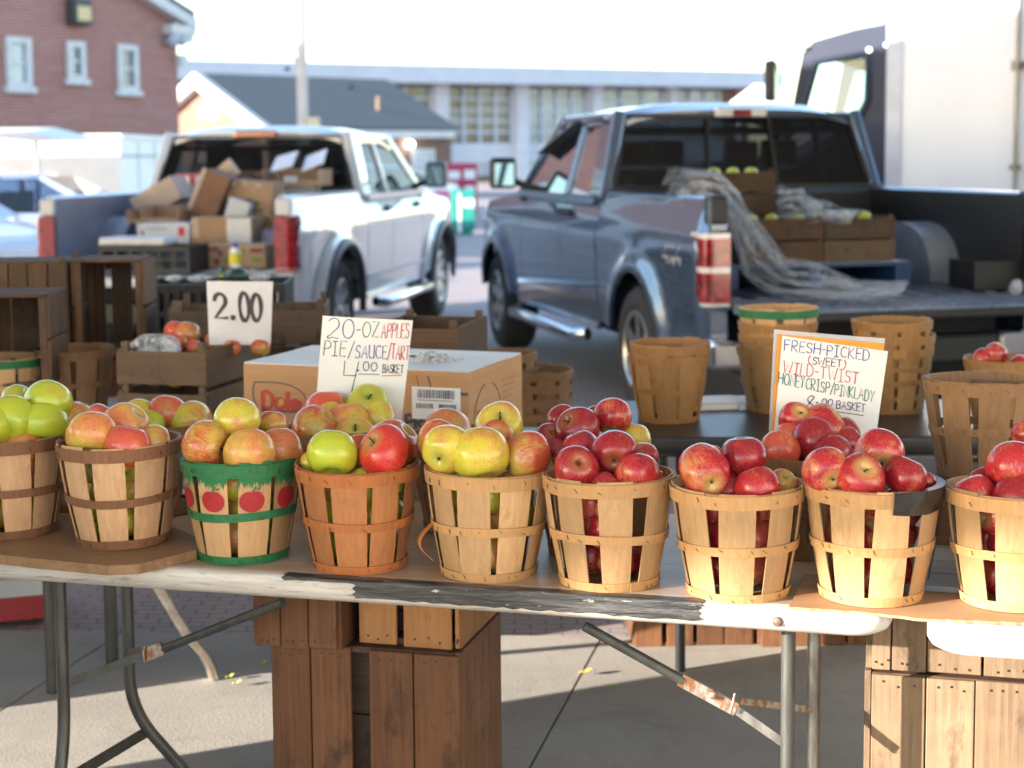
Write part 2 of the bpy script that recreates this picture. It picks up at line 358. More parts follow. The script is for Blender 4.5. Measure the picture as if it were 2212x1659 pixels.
# ---- boards and sheets lying on the tables
def sheet(name, px, z, th, mat, label, cat, jag=.0, seed=1, bev=.0):
    rr = random.Random(seed); pts = [Pz(x, y, z) for x, y in px]; out = []
    for i in range(len(pts)):
        a, b = pts[i], pts[(i + 1) % len(pts)]; n = max(1, int((b - a).length / .012)) if jag else 1
        for k in range(n): q = a.lerp(b, k / n); out.append((q.x + rr.uniform(-jag, jag), q.y + rr.uniform(-jag, jag)))
    n = len(out); m = MB(); m.add([(x, y, z) for x, y in out] + [(x, y, z - th) for x, y in out], [tuple(range(n))] + [(i, i + n, (i + 1) % n + n, (i + 1) % n) for i in range(n)])
    return m.build(name, mat, bev=bev, label=label, cat=cat)
FIB = wood('wet_fibreboard', (.30, .175, .09), (.15, .085, .045), 'X', .5, .6, .5, (.08, .05, .035), .5, .7)
sheet('fibre_board', [(-150, 1182), (60, 1205), (235, 1222), (300, 1219), (425, 1188), (438, 1166), (380, 1140), (-100, 1085)], TZ + .022, .021, FIB, 'brown fibre board on the table, under the two leftmost apple baskets', 'board', .0015, 4)
CARD = mk('brown_cardboard', (.40, .235, .125), (.31, .175, .09), .75, 0, (3, 12, 12), 1.6, .12, rand=False)
sheet('cardboard_sheet', [(1705, 1311), (1790, 1316), (1915, 1327), (1985, 1336), (2330, 1350), (2330, 1240), (1900, 1235), (1740, 1240)], TZ + .0065, .005, CARD, 'flat brown cardboard sheet bridging the gap between the two white tables', 'cardboard', .0025, 9)
BLUEW = wood('weathered_planks', (.27, .27, .28), (.16, .16, .17), 'X', .55, .6, .0, bump=.4, fine=.6)
m = MB()
for k in range(4): m.bx(0, .62, k * .105, k * .105 + .098, -.012, 0, 0, rnd.uniform(.85, 1.1))
p = Pz(1972, 1262, TZ + .02); m.build('plank_board', BLUEW, None, (p.x, p.y, TZ + .019), YAW, .002, label='weathered grey plank board behind the two rightmost apple baskets', cat='board')
# ================================================================ baskets
def stave_mat(name, c, dark, hue=None, paint=None):
    x = NT(name); x.set(.55, 0, .35)
    g = x.noise(x.coords((75, 75, 3.5)), 1.5, 5, .65, .4); b = x.noise(x.coords((9, 9, 5)), 1.2, 4, .6)
    col = x.mix(x.ramp(g, .28, .72), dark, c); col = x.mix(x.math('MULTIPLY', x.ramp(b, .48, .75), .4), col, tuple(q * .68 for q in c))
    at = x.new('Attribute', attribute_name='tone'); col = x.mix(1.0, col, at.outputs['Color'], 'MULTIPLY')
    ck = x.noise(x.coords((150, 150, 2.6)), 1.3, 3, .7, .2); col = x.mix(x.math('MULTIPLY', x.ramp(ck, .64, .72), .6), col, tuple(q * .35 for q in c)); sm = x.noise(x.coords((14, 14, 10)), 1.5, 5, .7); col = x.mix(x.math('MULTIPLY', x.ramp(sm, .57, .72), .45), col, tuple(q * .42 for q in c))
    if paint:
        tc = x.new('TexCoord'); sp = x.new('SeparateXYZ'); x.ln(tc.outputs['Object'], sp.inputs[0])
        fr = x.noise(x.coords((160, 160, 14)), 1.2, 3, .7); h = x.math('ADD', sp.outputs[2], x.math('MULTIPLY', fr, .05))
        col = x.mix(x.ramp(h, .196, .204), col, paint)
    x.base(col); x.bump(g, .3, .0016); return x.mat
NAT = stave_mat('pale_veneer', (.60, .385, .20), (.46, .27, .13)); NATH = stave_mat('pale_hoop', (.56, .33, .15), (.44, .24, .10))
TAN = stave_mat('tan_veneer', (.60, .37, .21), (.46, .27, .14)); BRNH = stave_mat('brown_hoop', (.25, .115, .062), (.17, .075, .04))
ORG = stave_mat('orange_veneer', (.49, .205, .08), (.38, .145, .052)); ORGH = stave_mat('orange_hoop', (.48, .17, .055), (.36, .12, .036))
OLD = stave_mat('aged_veneer', (.33, .19, .095), (.23, .125, .06)); OLDH = stave_mat('aged_hoop', (.30, .165, .08), (.21, .11, .052))
PTD = stave_mat('painted_veneer', (.56, .34, .17), (.43, .25, .12), paint=(.022, .16, .06)); GRNH = mk('green_hoop_paint', (.022, .17, .062), (.016, .125, .046), .45, 0, (40, 40, 60), 1.5, .15)
STAP = flat('dark_staple', (.05, .045, .045), .4, .8); BOT = wood('basket_bottom', (.30, .18, .09), (.2, .12, .06), 'X')
APR = mk('red_apple_paint', (.40, .018, .026), (.32, .014, .02), .55, 0, (90, 90, 90), 1.2)
BH, BR0, BR1 = .222, .0955, .1305
def rad(z): t = z / BH; return lerp(BR0, BR1, t) + .0035 * math.sin(math.pi * t)
def basket(label, loc, rz=0, mats=(NAT, NATH), seed=0, n=9, gap=.17, group=None, scale=1.0, rim=None):
    rr = random.Random(seed); SM, HM = mats
    t = thing('apple_basket', label, 'basket', loc, rz, group); q_ = rr.uniform(-.025, .025); t.scale = (scale * (1 + q_), scale * (1 - q_), scale * rr.uniform(.985, 1.015)); t.rotation_euler.x = R(rr.uniform(-.7, .7)); t.rotation_euler.y = R(rr.uniform(-.9, .9))
    m = MB()
    for k in range(n):
        ac = 2 * math.pi * (k + rr.uniform(-.07, .07)) / n; w0 = (1 - gap * rr.uniform(.75, 1.7)) * math.pi / n; w1 = (1 - gap * rr.uniform(.4, 1.3)) * math.pi / n; tw = rr.uniform(-.05, .05)
        top = BH + rr.uniform(-.004, .004); tone = rr.uniform(.68, 1.10); dr = rr.uniform(-.0018, .0018)
        def fn(u, v, off=0):
            z = top * v; a = ac + tw * (v - .5) + lerp(w1, w0, v) * (2 * u - 1); r = rad(z) + off + dr; return Vector((r * math.cos(a), r * math.sin(a), z))
        nu, nv = (4, 7)
        m.grid(lambda u, v: fn(u, v), nu, nv, 0, True, False, tone); m.grid(lambda u, v: fn(u, v, -.0028), nu, nv, 0, True, True, tone)
        for u0 in (0, 1): m.grid(lambda u, v: fn(u0, v, -.0028 * u), 1, nv, 0, False, u0 == 0, tone)
        m.grid(lambda u, v: fn(u, 1, -.0028 * v), nu, 1, 0, False, False, tone)
        m.grid(lambda u, v: fn(u, 0, -.0028 * v), nu, 1, 0, False, True, tone)
    m.build('staves', SM, t)
    def hoop(name, z0, z1, th, off, wob, staples=True, tilt=0.0):
        m = MB(); p1, p2 = rr.uniform(0, 6), rr.uniform(0, 6); N = 48; st = rr.uniform(-1.4, -.2)
        def ring(a, k):
            z = (z0, z1, z1, z0)[k] + wob * math.sin(a * 2 + p1) + tilt * math.cos(a + p2); q = off + (th if k < 2 else 0); r = rad(max(0, min(BH, z))) + q + .0006 * math.sin(5 * a + p2); return Vector((r * math.cos(a), r * math.sin(a), z))
        vs = [ring(2 * math.pi * i / N, k) for i in range(N) for k in range(4)]; fs = []
        for i in range(N):
            for k in range(4): fs.append((i * 4 + k, ((i + 1) % N) * 4 + k, ((i + 1) % N) * 4 + (k + 1) % 4, i * 4 + (k + 1) % 4))
        for j, f in enumerate(fs): pass
        m.add(vs, fs, 0, False, rr.uniform(.88, 1.06))
        def over(u, v):                                              # the overlapped end of the hoop
            a = lerp(st, st + .32, u); z = lerp(z0 - .0005, z1 + .0005, v) + wob * math.sin(a * 2 + p1) + tilt * math.cos(a + p2); r = rad(max(0, min(BH, z))) + off + th + .0016; return Vector((r * math.cos(a), r * math.sin(a), z))
        m.slab(over, 8, 1, Vector((-.0014 * math.cos(st + .16), -.0014 * math.sin(st + .16), 0)), 0, False, rr.uniform(.82, 1.1))
        if staples:
            for k in range(2 * n):
                if rr.random() < .28: continue
                a = math.pi * (k + .5 + rr.uniform(-.45, .45)) / n; z = (z0 + z1) / 2 + wob * math.sin(a * 2 + p1) + tilt * math.cos(a + p2); r = rad(max(0, min(BH, z))) + off + th + .0009
                Mx = Matrix.Rotation(a, 3, 'Z') @ Matrix.Rotation(rr.choice((.5, .9, .7, .3, 1.1)), 3, 'X'); m.box((r * math.cos(a), r * math.sin(a), z + rr.uniform(-.004, .004)), (.0010, .0010, rr.uniform(.006, .0115)), Mx, 1)
        return m.build(name, [(rim if (rim and name == 'rim_hoop') else mats[1]), STAP], t)
    HM0 = HM; HM = rim or HM; hoop('rim_hoop', BH - .030, BH - .003, .0032, .0006, .0008); HM = HM0
    m = MB(); N = 48; rs = [rad(BH) - .0034, rad(BH) - .0062]
    m.lathe([(rad(BH - .022) - .0036, BH - .022), (rad(BH) - .0036, BH - .001), (rad(BH) - .0068, BH - .001), (rad(BH - .022) - .0068, BH - .022)], 48, None, 0, smooth=False); m.build('inner_hoop', HM, t)
    hoop('middle_hoop', BH * .44, BH * .44 + .018, .0028, .0006, .0022, True, rr.uniform(.001, .005))
    hoop('bottom_hoop', .001, .019, .0028, .0006, .0004)
    m = MB(); m.lathe([(0, .006), (BR0 - .003, .006), (BR0 - .003, .011), (0, .011)], 32, None, 0, smooth=False); m.build('base', BOT, t)
    return t
FB = {}   # front row: name -> (object, centre)
def front(key, px, py, z, rz, mats, seed, label, **k):
    p = Pz(px, py, z); t = basket(label, p, rz, mats, seed, **k); FB[key] = (t, p); return t
GF = 'apple baskets lined up along the front edge'
front('B1', 28, 1145, TZ + .022, .2, (TAN, BRNH), 1, 'tan brown hooped basket of green apples, leftmost of the front row', group=GF)
front('B2', 268, 1166, TZ + .022, .55, (TAN, BRNH), 2, 'tan basket with dark brown hoops left of the green painted basket', group=GF)
b3 = front('B3', 526, 1198, TZ, .16, (PTD, GRNH), 3, 'basket with green painted hoops and red apples painted on its staves', group=GF, gap=.15)
front('B4', 778, 1218, TZ, .42, (ORG, ORGH), 4, 'orange stained basket between the green painted basket and the one with a loose hoop', group=GF, gap=.2)
b5 = front('B5', 1055, 1234, TZ, .30, (NAT, NATH), 5, 'basket with a broken middle hoop curling loose at its left side', group=GF, gap=.2)
front('B6', 1317, 1254, TZ, .05, (NAT, NATH), 6, 'pale basket of dark red apples with a wide front gap, beside the loose hoop basket', group=GF, n=8, gap=0.30)
front('B7', 1593, 1276, TZ, .62, (NAT, NATH), 7, 'pale basket of red apples between the wide gap basket and the black taped basket', group=GF, n=8, gap=0.26)
b8 = front('B8', 1880, 1284, TZ + .0065, .12, (NAT, NATH), 8, 'pale basket of red apples with black tape wrapped round its rim', group=GF, n=8, gap=0.25)
front('B9', 2188, 1296, TZ + .0065, .5, (NAT, NATH), 9, 'pale basket of red apples at the right end of the front row', group=GF, n=8, gap=0.27)
# painted apples on the green basket
for k in range(9):
    ac = .16 * 0 + 2 * math.pi * k / 9
    m = MB(); N = 26; cz = .142
    pts = []
    for i in range(N):
        a = 2 * math.pi * i / N; q = 1 - .16 * math.exp(-((a - math.pi / 2) / .35) ** 2) ; pts.append((.0275 * math.cos(a) * q, .024 * math.sin(a) * q))
    def on(dx, dz, o=.0026): z = cz + dz; r = rad(z) + o; a = ac + dx / r; return Vector((r * math.cos(a), r * math.sin(a), z))
    vs = [on(0, 0)]; fs = []
    for ring in (.5, 1.0): vs += [on(x * ring, z * ring) for x, z in pts]
    fs += [(0, 1 + i, 1 + (i + 1) % N) for i in range(N)] + [(1 + i, 1 + N + i, 1 + N + (i + 1) % N, 1 + (i + 1) % N) for i in range(N)]
    m.add(vs, fs, 0); st = [on(0, .02, .003), on(.004, .02, .003), on(.012, .034, .003), on(.005, .031, .003)]
    m.add(st, [(0, 1, 2, 3)], 1); m.add([on(.006, .026, .0031), on(.016, .024, .0031), on(.020, .031, .0031)], [(0, 1, 2)], 1)
    m.build('painted_apple', [APR, GRNH], b3)
# loose hoop end
m = MB(); pts = []
for k in range(15):
    q = k / 14; a = R(198) - b5.rotation_euler.z; s = math.sin(q * math.pi); r = rad(.10) + .004 + .028 * s; pts.append((Vector((r * math.cos(a), r * math.sin(a), .108 - .075 * q)), a))
for i in range(14):
    (p, a), (q, _) = pts[i], pts[i + 1]; w = Vector((-math.sin(a), math.cos(a), .0)) * .008; th = Vector((math.cos(a), math.sin(a), 0)) * .0022
    m.add([p - w, p + w, q + w, q - w, p - w + th, p + w + th, q + w + th, q - w + th], [(3, 2, 1, 0), (4, 5, 6, 7), (0, 4, 7, 3), (1, 2, 6, 5)], 0, False)
m.build('loose_hoop_end', [ORGH], b5)
# black tape on the rim
TAPE2 = mk('glossy_black_tape', (.013, .013, .014), (.022, .020, .019), .28, 0, (40, 40, 40), 1.2, .5, bd=.003)
m = MB(); a0, a1 = R(-86), R(24)
def tp(u, v):
    a = lerp(a0, a1, u) - b8.rotation_euler.z; z = lerp(BH + .001, BH - .041 - .004 * math.sin(u * 5), v); r = rad(min(z, BH)) + .0080 + .0009 * math.sin(u * 31 + v * 4) - (.003 * v if v > .7 else 0); return Vector((r * math.cos(a), r * math.sin(a), z))
m.grid(tp, 40, 8, 0, True); m.grid(lambda u, v: Vector(((rad(BH) + lerp(.0080, -.009, v)) * math.cos(lerp(a0, a1, u) - b8.rotation_euler.z), (rad(BH) + lerp(.0080, -.009, v)) * math.sin(lerp(a0, a1, u) - b8.rotation_euler.z), BH + .0012)), 40, 2, 0, True)
m.build('black_tape', TAPE2, b8)
m = MB(); a = R(-2) - b8.rotation_euler.z
m.tube([Vector(((rad(z) + .010) * math.cos(a), (rad(z) + .010) * math.sin(a), z)) for z in (.226, .20, .15, .11, .07, .03)], .0014, 6); m.build('wire', STAP, b8)
# second row
BB = {}
def back(key, px, py, rz, mats, seed, label, **k):
    p = Pz(px, py, TZ); t = basket(label, p, rz, mats, seed, group='apple baskets in the second row', **k); BB[key] = (t, p)
back('K0', 150, 1090, .3, (OLD, OLDH), 21, 'brown basket hidden behind the two leftmost baskets, a few green apples showing')
back('K1', 352, 1100, .9, (OLD, OLDH), 22, 'brown basket behind the green painted basket and its left neighbour')
back('K2', 745, 1120, .1, (OLD, OLDH), 23, 'brown basket holding the white price sign for the pie apples')
back('K3', 1010, 1140, .6, (OLD, OLDH), 24, 'brown basket behind the basket with the loose hoop')
back('K4', 1283, 1190, .4, (OLD, OLDH), 25, 'brown basket of dark red apples behind the wide gap basket')
back('K5', 1752, 1190, .7, (OLD, OLDH), 26, 'brown basket of red apples holding the honeycrisp price sign')

# ================================================================ apples
def catmull(P, n):
    out = []
    for i in range(len(P) - 1):
        p0, p1, p2, p3 = P[max(i - 1, 0)], P[i], P[i + 1], P[min(i + 2, len(P) - 1)]
        for k in range(n):
            t = k / n; out.append(tuple(.5 * (2 * p1[c] + (p2[c] - p0[c]) * t + (2 * p0[c] - 5 * p1[c] + 4 * p2[c] - p3[c]) * t * t + (-p0[c] + 3 * p1[c] - 3 * p2[c] + p3[c]) * t ** 3) for c in (0, 1)))
    return out + [P[-1]]
def apple_mesh(seed, flatn, shoulder):
    rr = random.Random(seed)
    P = [(0.0, .56), (.045, .62), (.12, .74), (.24, .845), (.42, .875), (.64, .775), (.86, .53), (.98, .21), (1.0, -.06), (.93, -.38), (.75, -.68), (.53, -.84), (.34, -.86), (.20, -.80), (.09, -.72), (0.0, -.69)]
    P = [(r, z * flatn + (.05 * shoulder if z > .3 else 0)) for r, z in P]
    prof = catmull(P, 3); n = 40; ph = rr.uniform(0, 6); m = MB(); vs = []; fs = []; e = rr.uniform(-.05, .05); tl = rr.uniform(-.07, .07)
    for r, z in prof:
        for j in range(n):
            a = 2 * math.pi * j / n; w = 1 + (.035 * ss(.2, -.9, z) + .012) * math.cos(5 * a + ph) + e * math.cos(2 * a + ph) * .6 + .02 * math.cos(a * 3 + ph * 2)
            vs.append((r * w * math.cos(a), r * w * math.sin(a), z + tl * r * math.cos(a + ph) + .03 * ss(.4, .8, r) * ss(-.2, -.9, z) * math.cos(5 * a + ph)))
    for i in range(len(prof) - 1):
        for j in range(n): fs.append((i * n + j, (i + 1) * n + j, (i + 1) * n + (j + 1) % n, i * n + (j + 1) % n))
    m.add(vs, fs, 0, True); me = bpy.data.meshes.new('apple'); me.from_pydata(m.v, [], m.f); me.polygons.foreach_set('use_smooth', [True] * len(m.f)); return me
AM = [apple_mesh(i, f, s) for i, (f, s) in enumerate(((.98, 0), (.90, .4), (1.04, 1), (.94, -.5), (.88, .6)))]
def apple_mat(name, ground, blush, b_lo, b_hi, streak, dots, cav, blush2=None, streak_c=None):
    x = NT(name); x.set(.24, 0, .5, .22, .10)
    tc = x.new('TexCoord'); oi = x.new('ObjectInfo'); rv = x.math('MULTIPLY', oi.outputs['Random'], 23.0)
    off = x.new('CombineXYZ'); x.ln(rv, off.inputs[0]); x.ln(rv, off.inputs[1]); x.ln(rv, off.inputs[2])
    ad = x.new('VectorMath', operation='ADD'); x.ln(tc.outputs['Object'], ad.inputs[0]); x.ln(off.outputs[0], ad.inputs[1]); P = ad.outputs[0]
    sp = x.new('SeparateXYZ'); x.ln(tc.outputs['Object'], sp.inputs[0])
    def sc(v):
        mp = x.new('VectorMath', operation='MULTIPLY'); x.ln(P, mp.inputs[0]); mp.inputs[1].default_value = v; return mp.outputs[0]
    n1 = x.noise(sc((.8, .8, .8)), 1.0, 3, .5); st = x.noise(sc((9, 9, .9)), 1.3, 4, .65, .25); st2 = x.noise(sc((22, 22, 1.5)), 1.2, 3, .6, .2); mt = x.noise(sc((5, 5, 5)), 1.2, 5, .65)
    f = x.math('ADD', n1, x.math('MULTIPLY', sp.outputs[2], .05)); f = x.math('ADD', f, x.math('MULTIPLY', x.math('SUBTRACT', st, .5), streak)); f = x.math('ADD', f, x.math('MULTIPLY', x.math('SUBTRACT', mt, .5), .22))
    g2 = x.mix(x.ramp(x.noise(sc((1.4, 1.4, 1.4)), 1, 3), .35, .65), ground, tuple(a * b for a, b in zip(ground, (1.18, 1.0, .8))))
    col = x.mix(x.ramp(f, b_lo, b_hi), g2, blush)
    if blush2: col = x.mix(x.ramp(x.noise(sc((1.1, 1.1, 1.1)), 1.1, 3), .50, .68), col, blush2)
    if streak_c: col = x.mix(x.math('MULTIPLY', x.math('MULTIPLY', x.ramp(st2, .53, .66), x.ramp(f, b_lo - .12, b_hi)), .75), col, streak_c)
    ax = x.new('VectorMath', operation='LENGTH'); fl = x.new('CombineXYZ'); x.ln(sp.outputs[0], fl.inputs[0]); x.ln(sp.outputs[1], fl.inputs[1]); x.ln(fl.outputs[0], ax.inputs[0])
    cr = x.math('ADD', ax.outputs['Value'], x.math('MULTIPLY', x.math('SUBTRACT', st, .5), .35))
    k = x.new('MapRange'); k.inputs[1].default_value = .12; k.inputs[2].default_value = .62; k.inputs[3].default_value = 1; k.inputs[4].default_value = 0; x.ln(cr, k.inputs[0])
    col = x.mix(x.math('MULTIPLY', k.outputs[0], .85), col, cav)
    vo = x.new('TexVoronoi'); vo.inputs['Scale'].default_value = 17; x.ln(P, vo.inputs['Vector'])
    d = x.new('MapRange'); d.inputs[1].default_value = .12; d.inputs[2].default_value = .22; d.inputs[3].default_value = 1; d.inputs[4].default_value = 0; x.ln(vo.outputs['Distance'], d.inputs[0])
    col = x.mix(x.math('MULTIPLY', d.outputs[0], dots), col, (.75, .52, .30)); x.base(col)
    x.ln(x.math('ADD', x.math('MULTIPLY', mt, .14), .17), x.p.inputs['Roughness']); x.bump(mt, .08, .02); return x.mat
KM = {
 'g': apple_mat('green_apple_skin', (.40, .50, .035), (.50, .33, .06), .52, .78, .25, .12, (.28, .36, .05)),
 'y': apple_mat('yellow_green_apple_skin', (.52, .50, .055), (.60, .24, .07), .45, .72, .35, .12, (.40, .40, .08), None, (.36, .06, .03)),
 'o': apple_mat('orange_blush_apple_skin', (.54, .44, .08), (.66, .22, .08), .36, .62, .3, .15, (.44, .38, .10), None, (.40, .06, .03)),
 'p': apple_mat('pink_red_apple_skin', (.50, .34, .09), (.60, .095, .055), .22, .48, .4, .18, (.45, .34, .10), None, (.36, .03, .02)),
 's': apple_mat('red_streaked_apple_skin', (.50, .38, .08), (.54, .085, .04), .33, .57, .5, .12, (.40, .33, .09), None, (.25, .018, .016)),
 'R': apple_mat('bright_red_apple_skin', (.52, .20, .06), (.56, .035, .026), .18, .36, .5, .28, (.42, .30, .08), None, (.30, .012, .014)),
 'd': apple_mat('dark_red_apple_skin', (.42, .10, .05), (.28, .008, .018), .26, .44, .35, .40, (.34, .12, .045), (.36, .014, .026)),
 'r': apple_mat('red_apple_skin', (.50, .20, .09), (.42, .018, .028), .31, .50, .4, .45, (.60, .46, .16), (.30, .010, .020)),
 'b': apple_mat('brown_orange_apple_skin', (.48, .36, .08), (.57, .17, .06), .33, .59, .4, .12, (.38, .30, .09), None, (.28, .04, .02)),
}
STEM = flat('apple_stem', (.07, .04, .02), .7); CALX = flat('apple_calyx', (.05, .045, .02), .8)
AMM = {}
def apple(p, r, kind, axis, label, group, seed, parts=''):
    rr = random.Random(seed); i = rr.randrange(5); key = (i, kind)
    if tuple(axis) == (0, 0, 1): axis = (rr.uniform(-.6, .6), rr.uniform(.05, .75), 1)
    if key not in AMM:
        me = AM[i].copy(); me.materials.append(KM[kind]); AMM[key] = me
    o = bpy.data.objects.new('apple', AMM[key]); COL.objects.link(o); q = Vector(axis).normalized().to_track_quat('Z', 'Y')
    o.location = p; o.rotation_mode = 'QUATERNION'; o.rotation_quaternion = q @ Matrix.Rotation(rr.uniform(0, 6.28), 3, 'Z').to_quaternion(); o.scale = (r * rr.uniform(.97, 1.05), r * rr.uniform(.97, 1.05), r * rr.uniform(.97, 1.07))
    tag(o, label, 'apple', group)
    if 's' in parts:
        m = MB(); m.tube([(0, 0, .46), (.02, .01, .62), (.06, .02, .78), (.12, .05, .90)], [.035, .03, .03, .045], 7); m.build('stem', STEM, o)
    if 'c' in parts:
        m = MB()
        for k in range(5):
            a = k * 1.2566; c, s_ = math.cos(a), math.sin(a); m.add([(.03 * -s_, .03 * c, -.70), (.03 * s_, .03 * -c, -.70), (.12 * c, .12 * s_, -.80), (.05 * c, .05 * s_, -.78)], [(0, 3, 1), (0, 2, 3), (1, 3, 2)])
        m.lathe([(0, -.735), (.06, -.73), (.065, -.69)], 8); m.build('calyx', CALX, o)
    return o
AX = {'t': (0, 0, 1), 'l': (-.7, -.3, .6), 'r': (.7, -.2, .65), 'f': (.1, -.75, .65), 'b': (0, .6, .8), 'C': (.08, .93, .28), 'Cl': (.45, .85, .35), 'Cr': (-.25, .9, .4), 'S': (.15, -.85, .5), 'Sl': (-.55, -.55, .62), 'h': (.9, .3, .2), 'g': (-.9, .3, .2)}
# per basket: (x, y, diameter in photo pixels, depth from basket centre, kind, pose, parts, description)
FRONT = {
 'B1': ('in the leftmost basket', [(105, 868, 100, .03, 'g', 't', '', 'topmost large green'), (40, 870, 78, .09, 'g', 'r', '', 'green back'), (25, 908, 106, -.03, 'g', 'C', 'c', 'green left, calyx dimple showing,'), (-14, 920, 90, -.06, 'g', 't', '', 'green outermost left'), (116, 918, 101, -.02, 'g', 'b', '', 'green right'), (52, 972, 90, -.045, 'b', 't', '', 'brownish red one low at the front')]),
 'B2': ('in the dark brown hooped basket', [(199, 940, 106, -.05, 'o', 'b', '', 'yellow orange front left'), (277, 966, 97, -.075, 'p', 't', '', 'pinkish red low front middle'), (269, 921, 96, .03, 'o', 'r', '', 'orange blushed upper middle'), (355, 960, 82, -.03, 'b', 'h', '', 'brownish orange right'), (218, 907, 72, .09, 'p', 't', '', 'red blushed back')]),
 'B3': ('in the green painted basket', [(439, 962, 106, -.05, 's', 'g', 'c', 'red streaked green front left'), (513, 908, 99, .0, 'y', 't', '', 'topmost yellow green'), (538, 980, 110, -.075, 'o', 'b', '', 'yellow orange front middle'), (617, 972, 90, -.02, 'b', 'h', '', 'orange brown right'), (588, 918, 66, .08, 's', 't', '', 'small orange red back')]),
 'B4': ('in the orange stained basket', [(718, 980, 106, -.055, 'g', 'b', '', 'bright green front left'), (830, 976, 113, -.055, 'R', 'Sl', 's', 'bright red front right, stem hollow showing,'), (845, 966, 108, .05, 's', 'r', '', 'darker red one behind the bright red'), (668, 1000, 56, .01, 'y', 't', '', 'sliver of yellow green at the left rim'), (775, 985, 95, .07, 's', 't', '', 'shaded red streaked back')]),
 'B5': ('in the loose hoop basket', [(966, 972, 107, -.045, 'y', 'Cl', 'c', 'yellow front left with its calyx showing'), (1037, 982, 120, -.06, 'y', 't', '', 'large yellow green front middle'), (1138, 984, 99, -.03, 's', 'h', '', 'orange streaked right'), (1078, 922, 104, .08, 'y', 'f', 's', 'green upper back with stem hollow'), (1070, 950, 84, .02, 's', 'f', '', 'small red one behind the large middle'), (947, 952, 96, .045, 's', 't', '', 'red brown one behind the calyx')]),
 'B6': ('in the wide gap basket', [(1238, 1014, 97, -.06, 'd', 'S', 's', 'dark red front left with its stem showing'), (1327, 977, 97, -.01, 'd', 'C', 'c', 'dark red upper middle with calyx facing forward'), (1376, 1024, 97, -.06, 'r', 't', '', 'red front right'), (1390, 988, 64, .06, 'r', 'h', '', 'small red back right'), (1255, 968, 80, .06, 'd', 't', '', 'dark red back left'), (1305, 1055, 72, -.07, 'd', 'h', '', 'low dark red half sunk at the front'), (1432, 1035, 46, .03, 'r', 't', '', 'tiny red one at the right rim')]),
 'B7': ('in the basket left of the taped one', [(1509, 1019, 107, -.055, 'r', 'Cr', 'c', 'speckled red front left with pale calyx'), (1606, 987, 102, .0, 'd', 't', '', 'topmost dark red'), (1636, 1054, 97, -.065, 'r', 't', '', 'red low front right'), (1692, 1042, 56, -.01, 'o', 'f', '', 'small yellow red at the right rim'), (1541, 985, 46, .08, 'd', 't', '', 'small dark red back'), (1570, 1060, 80, -.03, 'd', 'h', '', 'shaded dark red low in the middle')]),
 'B8': ('in the black taped basket', [(1784, 1015, 97, -.05, 'r', 'Cr', 'c', 'red left with yellow calyx'), (1859, 1032, 105, -.07, 'r', 'f', 's', 'speckled red front middle with stem hollow up'), (1957, 1030, 92, -.05, 'd', 't', '', 'smooth dark red front right'), (1899, 983, 111, .01, 'r', 'C', 'c', 'topmost red with a large yellow calyx'), (2008, 1040, 54, .0, 'd', 't', '', 'small red one tucked at the right rim')]),
 'B9': ('in the right end basket', [(2104, 1068, 94, -.01, 'r', 't', '', 'red front left'), (2190, 1008, 114, .0, 'r', 't', '', 'topmost speckled red'), (2196, 1080, 103, -.055, 'd', 'b', '', 'dark red front right'), (2120, 1034, 52, .05, 'd', 't', '', 'small red back left')]),
}
BACK = {
 'K0': ('behind the two leftmost baskets', [(165, 905, 72, .0, 'b', 't', '', 'small brownish')]),
 'K1': ('behind the green painted basket', [(303, 900, 78, .0, 'y', 't', '', 'yellow green left'), (361, 895, 89, .0, 'p', 'b', '', 'red topped green middle'), (433, 910, 92, .0, 'y', 't', '', 'yellow green right with orange blush'), (326, 918, 64, -.05, 'g', 't', '', 'low shaded green')]),
 'K2': ('under the pie apple sign', [(671, 928, 104, -.06, 's', 'r', '', 'red brown streaked front left'), (712, 900, 70, .03, 'y', 't', '', 'yellow green middle'), (697, 884, 97, .08, 'p', 't', '', 'pink orange back left'), (795, 876, 93, .05, 'g', 'f', 's', 'green back with stem hollow'), (821, 905, 86, .03, 'y', 'h', '', 'orange and green right'), (753, 915, 92, -.01, 'o', 't', '', 'orange yellow middle'), (770, 945, 90, -.07, 'y', 'f', 's', 'yellow front right, stem hollow up,')]),
 'K3': ('behind the loose hoop basket', [(966, 935, 103, .02, 'b', 't', '', 'shaded brownish')]),
 'K4': ('behind the wide gap basket', [(1247, 928, 96, -.02, 'd', 'Sl', 's', 'dark red middle with stem hollow'), (1324, 900, 83, .03, 'r', 't', '', 'topmost red'), (1215, 908, 68, .07, 'd', 't', '', 'dark red back left'), (1290, 900, 52, .09, 'd', 't', '', 'small dark red back'), (1190, 948, 70, .0, 'd', 'f', '', 'dark red outer left'), (1188, 980, 66, -.06, 'd', 't', '', 'low dark red outer left'), (1372, 950, 64, .03, 'y', 't', '', 'yellow one at the right rim')]),
 'K5': ('under the honeycrisp sign', [(1720, 907, 74, .06, 'r', 'f', 's', 'red upper left'), (1778, 922, 97, .05, 'r', 'r', '', 'large red upper middle'), (1855, 932, 66, .08, 'd', 't', '', 'dark red right'), (1757, 953, 91, -.01, 'd', 't', '', 'dark red middle'), (1678, 973, 87, -.05, 'p', 'b', '', 'red and green left'), (1706, 940, 64, .04, 'p', 't', '', 'pale red one behind the left'), (1827, 955, 66, .02, 'd', 'h', '', 'shaded dark red one low at the right'), (1799, 980, 86, -.06, 'd', 't', '', 'dark red front')]),
}
sd = 100
